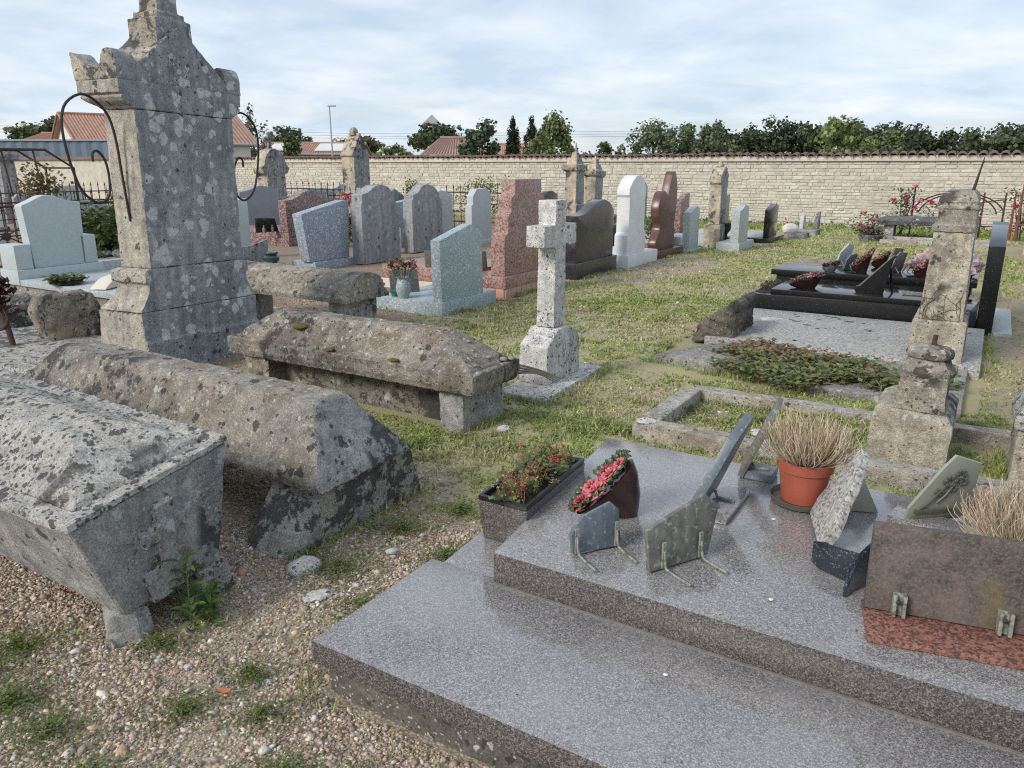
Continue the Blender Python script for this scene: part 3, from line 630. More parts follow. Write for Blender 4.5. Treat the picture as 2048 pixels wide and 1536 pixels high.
def plate_thing(name, label, outline, th, mat, u, v, z, rot, lean, edge=None, bev=.004, feet=(), footmat='bracket', cat='plaque', base=None):
    """a small plaque: outline in (width, height), leaning back by `lean` degrees about its foot; face normal is local +x"""
    P = thing(name, label, cat, u, v, z, rot)
    pl = obj('plate', prism(outline, -th, 0), mat, P, bev); pl.rotation_euler = (0, R(-lean), 0); pl.location = (0, 0, .006)
    if base: obj('base', box(*base), base_mat(base, mat), P, .003)
    for fy in feet:
        f = obj('bracket', tube(spline([(.004, fy, .07), (.012, fy, .02), (.03, fy + .004, .005), (.13, fy + .008, .005)], 3), .0050, 6, box(-.003, .005, fy - .007, fy + .007, .008, .10)), footmat, P)
    return P
def base_mat(b, m): return m

def build_front_ornaments():
    # trough of begonias
    T = thing('granite_trough', 'dark granite trough planter with black plastic liner at the tomb edge', 'planter', -1.565, 2.295, .174, 0)
    o_ = [(0, 0), (.222, .004), (.185, .575), (-.035, .548)]
    def ring(z, k=0, s=.0):
        c = Vector((.093, .28)); return [(c.x + (x - c.x) * (1 - s) , c.y + (y - c.y) * (1 - s * .45), z) for x, y in o_]
    obj('body', loft([ring(0, s=.16), ring(.02, s=.13), ring(.165, s=0)], cap=True), 'gr_grey_side', T, .004)
    lin = loft([ring(.166, s=.03), ring(.186, s=.02), ring(.188, s=.12), ring(.184, s=.17), ring(.150, s=.19)]); obj('liner', lin, 'blackplastic', T, .004)
    obj('soil', loft([ring(.150, s=.20), ring(.156, s=.22)]), 'soil', T, 0, 2, (.03, .012, 30))
    P = thing('begonia_plant', 'straggly begonia with red and orange sprigs in the granite trough', 'plant', -1.47, 2.57, .33)
    V, F, C = [np.zeros((0, 3))], [np.zeros((0, 4), int)], [np.zeros((0, 3))]; k = 0
    sb = bmesh.new(); 
    for i in range(84):
        y0 = random.uniform(-.25, .27); x0 = random.uniform(-.07, .07) - y0 * .06; hgt = random.uniform(.04, .15) * (1.2 if random.random() < .3 else .8)
        tip = (x0 + random.gauss(0, .04), y0 + random.gauss(0, .05), hgt); tube(spline([(x0, y0, -.01), (x0 + random.gauss(0, .01), y0 + random.gauss(0, .01), hgt * .5), tip], 2), .0016, 4, sb)
        kind = 0 if random.random() < .45 else (1 if random.random() < .62 else 2); n = 34 if kind == 1 else 16
        t = RNG.uniform(.25, 1, n); x = x0 + (tip[0] - x0) * t + RNG.normal(0, .008, n); y = y0 + (tip[1] - y0) * t + RNG.normal(0, .008, n); z = hgt * t + RNG.normal(0, .004, n)
        cc = [np.array((.15, .21, .065)), np.array((.58, .34, .13)), np.array((.55, .07, .08))][kind]
        r = RNG.uniform(.016, .03, n) if kind == 0 else (RNG.uniform(.005, .010, n) if kind == 1 else RNG.uniform(.009, .016, n))
        v, f, c = weed_leaves(x, y, z, r, cc * RNG.uniform(.65, 1.35, (n, 1)), .9); V.append(v); F.append(f + k); C.append(c); k += len(v)
    obj('stems', sb, plain('plant_stem', (.14, .11, .05), .7, .2), P); raw('foliage', np.concatenate(V), np.concatenate(F), 'leaf', P, np.concatenate(C))
    # ceramic rose dish
    T = thing('ceramic_rose_dish', 'glossy maroon ceramic dish of pink roses tipped towards the trough', 'grave ornament', -1.085, 2.53, ZT, 0); T.scale = (.87, .87, .87)
    n = 28
    def el(c, ax, ay, r1, r2): return [tuple(Vector(c) + Vector(ax) * r1 * math.cos(6.2832 * i / n) + Vector(ay) * r2 * math.sin(6.2832 * i / n)) for i in range(n)]
    tl = Vector((.43, .66, .61)).normalized(); nrm = Vector((-.55, -.36, .70)); nrm = (nrm - tl * nrm.dot(tl)).normalized(); sd_ = tl.cross(nrm); sd_ = sd_ if sd_.x > 0 else -sd_
    h1 = Vector((.545, .838, 0)); h2 = Vector((.838, -.545, 0)); c0 = Vector((-.035, -.04, .142))
    def mixr(k, c, r1, r2): return el(c, (h1 * (1 - k) + tl * k).normalized(), (h2 * (1 - k) + sd_ * k).normalized(), r1, r2)
    rings = [mixr(0, (.035, .03, .003), .060, .050), mixr(.15, (.034, .027, .02), .068, .054), mixr(.45, (.018, .01, .065), .105, .064), mixr(.8, (-.012, -.018, .112), .150, .078), mixr(1, c0, .172, .086), mixr(1, c0 + nrm * .003, .160, .078), mixr(1, c0 - nrm * .02, .13, .06)]
    obj('dish', loft(rings), 'ceramic', T)
    def rose(c, s, mat):
        bm = bmesh.new()
        for ringn, (m, rr, hh, op) in enumerate(((3, .20, .55, .15), (4, .42, .48, .45), (5, .68, .34, .8), (6, .95, .16, 1.1))):
            for j in range(m):
                a = 6.2832 * (j + random.random() * .4) / m + ringn * .5; ca, sa = math.cos(a), math.sin(a); rows = []
                for q in range(4):
                    t = q / 3; row = []
                    for w_ in range(5):
                        b = (w_ / 4 - .5) * (1.9 + .3 * ringn) * (.55 + .45 * math.sin(t * 2.6 + .5)); rad = rr * (.35 + .65 * t) + (.13 * op * t * t if q == 3 else 0)
                        aa = a + b * .55; row.append(c + (sd_ * math.cos(aa) + tl * math.sin(aa)) * rad * s + nrm * (hh * t - .06 * abs(b) - (.12 * op if q == 3 else 0) * t) * s)
                    rows.append([bm.verts.new(p) for p in row])
                for r0, r1 in zip(rows[:-1], rows[1:]):
                    for i in range(4): bm.faces.new((r0[i], r0[i + 1], r1[i + 1], r1[i]))
        o = obj('rose', bm, mat, T, smooth=60); md = o.modifiers.new('solid', 'SOLIDIFY'); md.thickness = .0022; return o
    for a, b, s, m in ((-.125, .01, .056, 'rosedark'), (-.05, .040, .060, 'rosepink'), (-.04, -.03, .056, 'rosepink'), (.045, .022, .054, 'rosepink'), (.055, -.04, .044, 'rosedark'), (.115, .01, .040, 'rosepink')):
        rose(c0 + tl * a + sd_ * b + nrm * .030, s, m)
    for j in range(26):
        a = 6.2832 * j / 26 + random.uniform(-.1, .1); base = c0 + tl * (.15 * math.cos(a)) + sd_ * (.072 * math.sin(a)); outd = (tl * math.cos(a) * 1.0 + sd_ * math.sin(a)).normalized(); side = nrm.cross(outd)
        bm = bmesh.new(); l_ = random.uniform(.045, .075); rows = []
        for q in range(5):
            t = q / 4; wq = .021 * math.sin(math.pi * (.12 + .86 * t)) + .001; cc = base + outd * (l_ * t * .62) + nrm * (.016 + .034 * math.sin(t * 2.4)); wv_ = nrm * .006 * math.sin(t * 14)
            rows.append([bm.verts.new(cc - side * wq + wv_), bm.verts.new(cc - nrm * .006), bm.verts.new(cc + side * wq - wv_)])
        for r0, r1 in zip(rows[:-1], rows[1:]):
            for i in range(2): bm.faces.new((r0[i], r0[i + 1], r1[i + 1], r1[i]))
        o = obj('leaf', bm, 'ceramleaf', T, smooth=60); md = o.modifiers.new('solid', 'SOLIDIFY'); md.thickness = .003
    # plaques; local +y is the plate's width, +x its face
    plate_thing('memorial_plaque', 'small blue grey slate plaque with clipped corners beside the rose dish', [(0, 0), (.0, .07), (.05, .125), (.16, .16), (.19, .13), (.19, .02), (.175, 0)], .018, 'slateblue', -1.072, 2.15, ZT, -37, 12, feet=(.015, .17), bev=.003)
    plate_thing('memorial_plaque', 'lichened dark plaque with two metal brackets in the middle of the slab', [(0, 0), (0, .14), (.255, .215), (.315, .165), (.25, .0)], .020, 'slategrey', -.800, 2.175, ZT, -30, 10, feet=(.055, .215), bev=.004)
    P = thing('memorial_plaque', 'edge-on blue granite plaque leaning on its flat base behind the lichened plaque', 'plaque', -.83, 2.69, ZT, 0)
    obj('base', box(-.02, .14, -.03, .30, 0, .018), 'gr_grey', P, .003)
    pl = obj('plate', prism([(-.04, 0), (-.03, .09), (.02, .20), (.05, .30), (.16, .385), (.20, .35), (.20, .02)], -.036, 0), 'slateblue', P, .003); pl.rotation_euler = (0, R(21), R(-1)); pl.location = (.02, .01, .018)
    for fy in (.03, .15): obj('bracket', tube([(.04, fy, .05), (.05, fy, .024), (.12, fy, .022)], .007, 6), 'bracket', P)
    for j in range(9): obj('stud', lathe([(.005, 0), (.007, .006), (.003, .010)], 8), 'irondark', P).location = (-.005 + .0125 * j, -.012 + .012 * j, .03 + .030 * j)
    P = thing('memorial_plaque', 'edge-on dark slate plaque on a grey foot beside the terracotta pot', 'plaque', -.785, 3.16, ZT, 0)
    obj('base', box(.02, .14, -.01, .115, 0, .035), 'slateblue', P, .003)
    pl = obj('plate', prism([(-.02, 0), (-.02, .20), (.08, .34), (.18, .34), (.20, 0)], -.024, 0), 'slategrey', P, .003); pl.rotation_euler = (0, R(22), R(9)); pl.location = (.02, -.0, .002)
    obj('bracket', tube([(.05, .03, .06), (.06, .03, .04), (.12, .05, .038)], .006, 6), 'bracket', P)
    # terracotta pot with saucer
    pu, pv_ = -.495, 3.03
    T = thing('terracotta_pot', 'terracotta plastic flower pot on a green saucer', 'flower pot', pu, pv_, ZT)
    obj('saucer', lathe([(.10, 0), (.118, .006), (.125, .028), (.121, .029), (.112, .010), (.0, .009)], 40), 'saucer', T)
    obj('pot', lathe([(.076, .012), (.080, .014), (.098, .142), (.106, .144), (.110, .172), (.111, .184), (.105, .186), (.101, .165), (.098, .15), (0, .149)], 40), 'terracotta', T)
    obj('soil', lathe([(.099, .150), (.06, .163), (0, .166)], 24), 'soil', T, 0, 2, (.02, .010, 40))
    dry_plant('dry_lavender', 'dead straw-coloured tussock in the terracotta pot', pu, pv_, ZT + .155, 480, .215, .145, .07)
    # granite zigzag plaque and open blue-black book
    P = thing('memorial_plaque', 'grey speckled granite plaque with stepped outline rising behind the blue-black book', 'plaque', -.33, 2.63, ZT, 4)
    pr = [(0, 0), (0, .07), (.04, .12), (.10, .165), (.13, .215), (.25, .30), (.30, .32), (.335, .285), (.335, .06), (.30, 0)]
    pl = obj('plate', prism(pr, -.03, 0), 'conc_gravel', P, .004); pl.rotation_euler = (0, R(30), R(13))
    P = thing('granite_book', 'open blue-black granite book plaque standing in front of the mossy plaque', 'plaque', -.235, 2.375, ZT, 0)
    def page(pts, th, mat='book'):
        return loft([[(x, y, z0) for x, y, z0, z1 in pts] + [(x + th, y + th * .3, z0) for x, y, z0, z1 in pts[::-1]], [(x, y, z1) for x, y, z0, z1 in pts] + [(x + th, y + th * .3, z1) for x, y, z0, z1 in pts[::-1]]])
    obj('left_page', page([(-.125, .145, .012, .088), (-.10, .128, 0, .098), (-.05, .105, 0, .098), (-.01, .088, 0, .10), (.03, .075, 0, .115)], .014), 'book', P, .002)
    obj('right_page', page([(.0, -.015, 0, .035), (.005, .01, 0, .075), (.015, .04, 0, .11), (.035, .075, 0, .135), (.06, .10, 0, .165), (.075, .115, 0, .172)], .014), 'book', P, .002)
    # mossy plaque on red base
    P = thing('memorial_plaque', 'large mossy red granite plaque seen from behind with two clamps', 'plaque', -.150, 2.345, ZT, 0)
    obj('base', loft([[(.015, -.205, 0), (.62, -.075, 0), (.62, .09, 0), (-.03, .0, 0)], [(.015, -.205, .018), (.62, -.075, .018), (.62, .09, .018), (-.03, .0, .018)]]), 'pinkbase', P, .003)
    pl = obj('plate', box(-.018, .60, -.016, .016, 0, .265), 'mossy', P, .004); pl.rotation_euler = (R(-6), 0, R(11)); pl.location = (.0, -.035, .020)
    for cx_ in (.075, .345):
        c_ = obj('clamp', box(cx_ - .018, cx_ + .018, -.012, .0, 0, .068, box(cx_ - .018, cx_ - .008, -.030, -.012, 0, .068, box(cx_ + .008, cx_ + .018, -.030, -.012, 0, .068))), 'bracket', P, .002)
        c_.rotation_euler = (R(-6), 0, R(11)); c_.location = (.0, -.052, .020)
        s_ = obj('screw', lathe([(.007, 0), (.007, .006), (.003, .009)], 8), 'irondark', P); s_.rotation_euler = (R(84), 0, R(11)); s_.location = (cx_ * .98, -.075 + cx_ * .19, .07)
    # grey-green plaque with bronze flower
    P = thing('memorial_plaque', 'grey-green plaque with a raised bronze flower spray', 'plaque', -.150, 2.955, ZT, -12)
    obj('base', box(-.03, .30, .0, .12, 0, .05), 'gr_grey', P, .003)
    B = obj('plate', prism([(0, 0), (0, .06), (.09, .22), (.13, .275), (.24, .235), (.25, .04), (.22, 0)], -.012, 0), 'greenpl', P, .002); B.rotation_euler = (0, R(10), R(-38)); B.location = (.03, .01, .035)
    bm = bmesh.new()
    for y, z, s in ((.13, .17, .030), (.165, .195, .026), (.10, .125, .022), (.15, .14, .02), (.185, .165, .02)):
        for j in range(6):
            a = j * 1.047; lathe([(.001, 0), (s * .42, .004), (s * .3, .010), (.001, .013)], 7, (0, 0, 0), bm, 1, .7)
            for v_ in bm.verts[-28:] if False else []: pass
    bm.free(); bm = bmesh.new()
    for y, z, s in ((.13, .17, .030), (.165, .195, .026), (.10, .125, .022), (.15, .14, .02), (.185, .165, .02)):
        for j in range(6):
            a = j * 1.047; c = Vector((.004, y + math.cos(a) * s * .6, z + math.sin(a) * s * .6)); bmesh.ops.create_icosphere(bm, subdivisions=1, radius=s * .42, matrix=Matrix.Translation(c) @ Matrix.Diagonal((.5, 1, 1, 1)))
    tube(spline([(.004, .03, .05), (.006, .07, .09), (.004, .13, .17)], 4), .004, 5, bm); tube(spline([(.004, .10, .08), (.006, .13, .12), (.004, .165, .19)], 4), .004, 5, bm)
    f = obj('bronze_flower', bm, 'bronze', P); f.rotation_euler = B.rotation_euler; f.location = B.location
    for k_ in (0, .03):
        q = obj('name_strip', box(.002, .008, .02, .18, .01 + k_, .026 + k_), 'bronze', P, .001); q.rotation_euler = B.rotation_euler; q.location = B.location
    # little glass pyramid, snail shells
    P = thing('stone_prism', 'small pale triangular stone ornament behind the speckled plaque', 'grave ornament', -.29, 3.10, ZT, 20)
    obj('body', loft([[(-.06, -.05, 0), (.06, -.05, 0), (0, .07, 0)], [(-.004, 0, .12), (.004, 0, .12), (0, .006, .12)]]), 'greenpl', P, .003)
    P = thing('seashell', 'pale brown seashell lying by the small triangular ornament', 'shell', -.36, 3.00, ZT, 20)
    bm = bmesh.new()
    for j in range(14):
        a = j * .55; s = .034 * .87 ** j; bmesh.ops.create_icosphere(bm, subdivisions=2, radius=s, matrix=Matrix.Translation((math.cos(a) * s * .8 + .012 * j * .4, math.sin(a) * s * .8, s * .8 + .004 * j)))
    obj('shell', bm, plain('shell', (.40, .31, .22), .5, .35, 60), P)
    # second pot of dead grass in a round speckled bowl
    T = thing('stone_bowl', 'round speckled stone bowl with black rim at the right edge', 'planter', .46, 3.16, ZT)
    obj('bowl', lathe([(.10, 0), (.16, .03), (.21, .10), (.215, .125), (.20, .13), (.17, .10), (0, .09)], 40), 'conc_gravel', T); obj('liner', lathe([(.196, .128), (.19, .142), (.175, .142), (.16, .10), (0, .098)], 40), 'blackplastic', T)
    dry_plant('dry_lavender', 'dead straw-coloured tussock in a buried pot behind the mossy plaque', .25, 2.84, ZT + .05, 560, .24, .18, .08)
    T = thing('black_pot', 'black pot mostly hidden behind the mossy plaque', 'flower pot', .25, 2.84, ZT)
    obj('pot', lathe([(.06, 0), (.085, .065), (.09, .07), (.08, .065), (0, .05)], 24), 'blackplastic', T); obj('soil', lathe([(.082, .052), (0, .058)], 16), 'soil', T)
    T = thing('pink_fragment', 'chipped pink stone piece leaning beside the stone bowl', 'stone', .12, 3.26, ZT, 15)
    obj('body', prism([(-.1, 0), (-.07, .07), (.0, .12), (.08, .09), (.12, 0)], -.03, .02), 'gr_pink', T, .004)

def dry_plant(name, label, u, v, z, n, h, spread, r0):
    P = thing(name, label, 'plant', u, v, z); V, F, C = [], [], []
    for i in range(n):
        a = random.uniform(0, 6.283); b = random.random() ** .6 * r0; s = random.random() ** .55 * spread; hh = h * random.uniform(.72, 1.05) * (1 - .40 * (s / spread) ** 2.5)
        p = spline([(math.cos(a) * b * .5, math.sin(a) * b * .5, 0), (math.cos(a) * (b + s * .45), math.sin(a) * (b + s * .45), hh * .33), (math.cos(a) * (b + s * .85) + random.gauss(0, .008), math.sin(a) * (b + s * .85) + random.gauss(0, .008), hh * .72), (math.cos(a) * (b + s * .95) + random.gauss(0, .012), math.sin(a) * (b + s * .95) + random.gauss(0, .012), hh)], 3)
        k = len(V); rr = random.uniform(.0020, .0034); c = np.array(random.choice([(.68, .57, .41), (.60, .49, .34), (.72, .63, .48), (.52, .41, .28)])) * random.uniform(.8, 1.2)
        for q, pt in enumerate(p):
            e = rr * (1 - .6 * q / len(p))
            for w_ in range(3): V.append((pt.x + e * math.cos(2.094 * w_), pt.y + e * math.sin(2.094 * w_), pt.z)); C.append(c)
        for q in range(len(p) - 1):
            for w_ in range(3): F.append((k + q * 3 + w_, k + q * 3 + (w_ + 1) % 3, k + q * 3 + 3 + (w_ + 1) % 3, k + q * 3 + 3 + w_))
    raw('dry_stems', V, np.array(F), 'drystem', P, np.array(C), True)
build_front_ornaments()
for l, u, v, z in (('tiny cream snail shell on the lower granite step', -.62, 1.86, .181), ('tiny white snail shell by the terracotta saucer', -.55, 2.80, .302), ('tiny pale chip on the slab before the blue-black book', -.42, 2.22, .302)):
    o = thing('snail_shell', l, 'snail shell', u, v, z); bm = bmesh.new(); bmesh.ops.create_icosphere(bm, subdivisions=2, radius=.0055, matrix=Matrix.Translation((0, 0, .003)) @ Matrix.Diagonal((1.3, 1, .8, 1))); bmesh.ops.create_icosphere(bm, subdivisions=2, radius=.0035, matrix=Matrix.Translation((.005, .001, .004))); obj('shell', bm, 'creamstone', o)
def granite_litter():
    n = 150; u = RNG.uniform(-1.5, .5, n); v = RNG.uniform(1.5, 3.25, n); z = np.where((v < 2.02), .1815, .3015); k = ~((v > 2.0) & (v < 2.06)) & ~((u < -1.33 ) & (v > 2.0)); u, v, z = u[k], v[k], z[k]; n = len(u)
    V, F, C = weed_leaves(u * CA - v * SA, u * SA + v * CA, z + .0006, RNG.uniform(.003, .009, n), np.array([(.30, .22, .13), (.16, .10, .06), (.42, .36, .24), (.10, .11, .05)])[RNG.integers(0, 4, n)], .12); o = raw('slab_litter', V, F, 'leaf', None, C); tag(o, 'specks of dead leaf and grass blown onto the granite', 'litter', kind='stuff')
granite_litter()

# ------------------------------------------------------------------ old limestone tombs on the left
def build_sarcophagi():
    # nearest: body flaring upwards, low hipped lid
    T = thing('stone_sarcophagus', 'nearest tilted limestone sarcophagus with carved cross on its end face', 'sarcophagus', -2.37, 1.30, 0, 0)
    L = -2.5
    A_ = [(-.02, .0, .075), (-.02, .40, .11)]; Bt = [(0, -.14, .475), (0, .49, .60)]
    bm = loft([[(0, .0, .09), (0, .40, .13), (L, .40, .16), (L, .0, .10)], [(0, -.14, .47), (0, .49, .585), (L, .60, .585), (L, -.22, .47)]])
    obj('body', bm, 'sarc_end', T, .008, 1, (.045, .012, 6))
    lv = [[(.004, -.143, .472), (.004, .494, .588), (L, .604, .588), (L, -.224, .472)], [(.0, -.14, .495), (.0, .49, .61), (L, .60, .61), (L, -.22, .495)],
          [(-.060, -.080, .510), (-.060, .430, .602), (L, .53, .602), (L, -.16, .510)], [(-.068, -.072, .490), (-.068, .422, .585), (L, .52, .585), (L, -.15, .490)], [(-.085, -.06, .520), (-.085, .41, .612), (L, .51, .612), (L, -.14, .520)], [(-.34, .10, .66), (-.34, .25, .685), (L, .26, .70), (L, .10, .69)]]
    obj('lid', loft(lv), 'sarc_pale', T, .006, 1, (.034, .014, 8))
    # cross in relief on the end face (one outline, standing 2.5 cm proud)
    def ep(y, z): return (z - .09) * .0 + .012, y, z
    cr = [(.10, .10), (.235, .135), (.255, .205), (.205, .255), (.207, .335), (.262, .347), (.262, .408), (.210, .398), (.215, .475), (.145, .460), (.145, .385), (.088, .373), (.088, .313), (.143, .325), (.138, .245), (.085, .195)]
    obj('cross_relief', prism(cr, -.02, .038), 'sarc_pale', T, .005, 1, (.06, .006, 9), mat2='sarc_end')
    pl = obj('support', loft([[(-.02, -.09, -.06), (.05, .02, -.06), (.02, .10, -.06), (-.2, .02, -.06)], [(-.03, -.04, .10), (.02, .03, .105), (.02, .08, .105), (-.2, .04, .10)]]), 'sarc_end', T, .008, 2, (.05, .015, 8))
    pl = obj('support', loft([[(-.15, .26, -.06), (.03, .28, -.06), (.02, .46, -.06), (-.16, .44, -.06)], [(-.14, .28, .12), (.01, .30, .12), (.0, .43, .135), (-.14, .42, .135)]]), 'foot', T, .012, 2, (.04, .02, 9))
    # second: tall ridged lid on a sloping foot
    T = thing('stone_sarcophagus', 'second limestone sarcophagus with tall ridged lid resting on a blackened foot', 'sarcophagus', -2.25, 2.13)
    L = -2.55
    obj('lid', loft([[(0, 0, .255), (0, .575, .275), (L, .60, .295), (L, .02, .285)], [(-.012, -.002, .295), (-.012, .577, .315), (L, .60, .335), (L, .02, .325)], [(-.185, .175, .595), (-.185, .365, .60), (L + .3, .38, .60), (L + .3, .20, .60)]]), 'sarc', T, .007, 1, (.034, .017, 7), mat2='sarc_end')
    obj('foot', loft([[(-.17, -.19, -.08), (-.08, -.12, -.08), (-.08, .80, -.08), (-.36, .80, -.08), (-.36, -.19, -.08)], [(-.115, .075, .262), (-.05, .10, .265), (-.05, .66, .275), (-.34, .66, .275), (-.34, .06, .265)]]), 'foot', T, .008, 1, (.035, .018, 7))
    obj('foot', loft([[(L + .25, 0, -.08), (L + .55, 0, -.08), (L + .55, .6, -.08), (L + .25, .6, -.08)], [(L + .28, .04, .285), (L + .5, .04, .285), (L + .5, .56, .295), (L + .28, .56, .295)]]), 'foot', T, .01, 2, (.08, .02, 6))
    # third: hipped lid with band
    T = thing('stone_sarcophagus', 'brown limestone sarcophagus with hipped lid nearest the white concrete cross', 'sarcophagus', -2.52, 3.66)
    L = -2.18
    obj('lid', loft([[(0, 0, .255), (0, .515, .255), (L, .515, .255), (L, 0, .255)], [(.012, -.012, .30), (.012, .527, .30), (L - .01, .527, .30), (L - .01, -.012, .30)], [(.012, -.012, .385), (.012, .527, .385), (L - .01, .527, .385), (L - .01, -.012, .385)],
                     [(-.022, .022, .392), (-.022, .493, .392), (L + .024, .493, .392), (L + .024, .022, .392)], [(-.030, .030, .372), (-.030, .485, .372), (L + .032, .485, .372), (L + .032, .030, .372)], [(-.040, .040, .398), (-.040, .475, .398), (L + .042, .475, .398), (L + .042, .040, .398)],
                     [(-.36, .20, .585), (-.36, .325, .585), (L + .30, .325, .575), (L + .30, .20, .575)]]), 'sarc_brown', T, .005, 1, (.032, .018, 8))
    obj('foot', box(-.30, -.115, .06, .535, -.08, .254), 'sarc_end', T, .014, 2, (.05, .02, 7)); obj('foot', box(L + .1, L + .34, .04, .50, -.08, .254), 'boulder', T, .014, 2, (.08, .02, 7))
    obj('infill', box(L + .34, -.34, .20, .34, -.05, .20), 'boulder', T, .02, 2, (.10, .02, 7))
    for x, y, s in ((.0, .44, .020), (-.03, .40, .023), (-.08, .30, .018), (-.02, .47, .016), (-.13, .41, .017), (-.23, .30, .015), (-.06, .12, .012), (-.3, .1, .012), (-.16, .24, .012)):
        zz_ = .395 + max(0, min(1, (-x - .03) / .33)) * .19 * min(1, (.49 - y) / .2 if y > .3 else 1)
        bm = bmesh.new(); bmesh.ops.create_icosphere(bm, subdivisions=2, radius=s, matrix=Matrix.Translation((x, y, zz_ + s * .35)) @ Matrix.Diagonal((1.2, 1, .7, 1)))
        o = thing('snail_shell', 'one of the grey snail shells stuck on the brown hipped sarcophagus lid', 'snail shell', -2.52, 3.66, 0, 0, 'snail shells on the sarcophagus'); obj('shell', bm, plain('snail', (.22, .21, .20), .6, .3, 60), o)
    for x, y, s in ((-1.55, .12, .05), (-1.18, .02, .03), (-.62, .018, .028)):
        bm = bmesh.new(); bmesh.ops.create_icosphere(bm, subdivisions=3, radius=s, matrix=Matrix.Translation((x, y, .40 + max(0, y - .02) * 1.02)) @ Matrix.Diagonal((1.3, 1, .45, 1)))
        obj('moss_cushion', bm, 'moss', T, 0, 2, (.012, .012, 40))
    # fourth: rounded lid behind
    T = thing('stone_sarcophagus', 'limestone sarcophagus with rounded lid beside the big grey monument', 'sarcophagus', -5.05, 5.27)
    rp = [(0, .345), (.0, .385), (.03, .42)] + [(.305 + .275 * math.cos(a), .40 + .21 * math.sin(a)) for a in np.linspace(math.pi * .97, .03 * math.pi, 13)] + [(.58, .42), (.61, .385), (.61, .345)]
    obj('lid', prism(rp, -2.0, 0), 'sarc', T, .012, 2, (.06, .018, 7)); obj('crack_patch', tube(spline([(-.62, .30, .608), (-.66, .18, .585), (-.72, .08, .50), (-.76, .03, .43)], 4), .010, 6), 'sarc', T)
    obj('foot', box(-.33, -.12, .10, .56, -.08, .344), 'sarc_end', T, .012, 2, (.06, .016, 7)); obj('foot', box(-1.8, -1.6, .08, .54, -.08, .344), 'sarc_end', T, .012, 2, (.08, .016, 7))
    # ivy leaf clump behind the monument's right foot
    # flat slab with boulder
    T = thing('ledger_slab', 'low weathered limestone slab behind the two nearest sarcophagi', 'slab', -7.3, 2.5)
    obj('slab', box(0, 1.75, .2, 1.30, -.05, .20), 'sarc_pale', T, .015, 2, (.07, .02, 6))
    T = thing('limestone_block', 'rough rounded limestone block standing on the low slab left of the monument', 'stone block', -6.66, 3.36, .20, -10)
    obj('body', loft([[(-.02, -.04, -.02), (.18, .0, -.02), (.19, .38, -.02), (-.12, .40, -.02), (-.16, .06, -.02)], [(-.14, -.08, .22), (.18, -.02, .24), (.20, .40, .24), (-.14, .42, .24), (-.22, .06, .24)], [(-.06, -.03, .36), (.15, .03, .375), (.16, .35, .36), (-.10, .37, .36), (-.14, .08, .36)]]), 'boulder', T, .03, 3, (.04, .028, 7))
    T = thing('limestone_block', 'blocky weathered tomb end at the left edge of the picture', 'stone block', -8.0, 3.55)
    obj('body', rects([(-.05, -1.0, .1, 0, .42), (.24, -1.0, .1, 0, .42)]), 'foot', T, .015, 2, (.06, .02, 7)); obj('lid', rects([(.241, -1.0, .14, -.04, .46), (.30, -1.0, .14, -.04, .46), (.40, -1.0, .05, .08, .34)]), 'sarc', T, .012, 2, (.06, .02, 7))
    T = thing('limestone_block', 'dark damp limestone block low at the left edge behind the iron cross', 'stone block', -7.35, 2.9)
    obj('body', rects([(-.05, -.6, .0, 0, .3), (.32, -.6, .0, 0, .3)]), 'boulder', T, .03, 3, (.06, .03, 7))
build_sarcophagi()

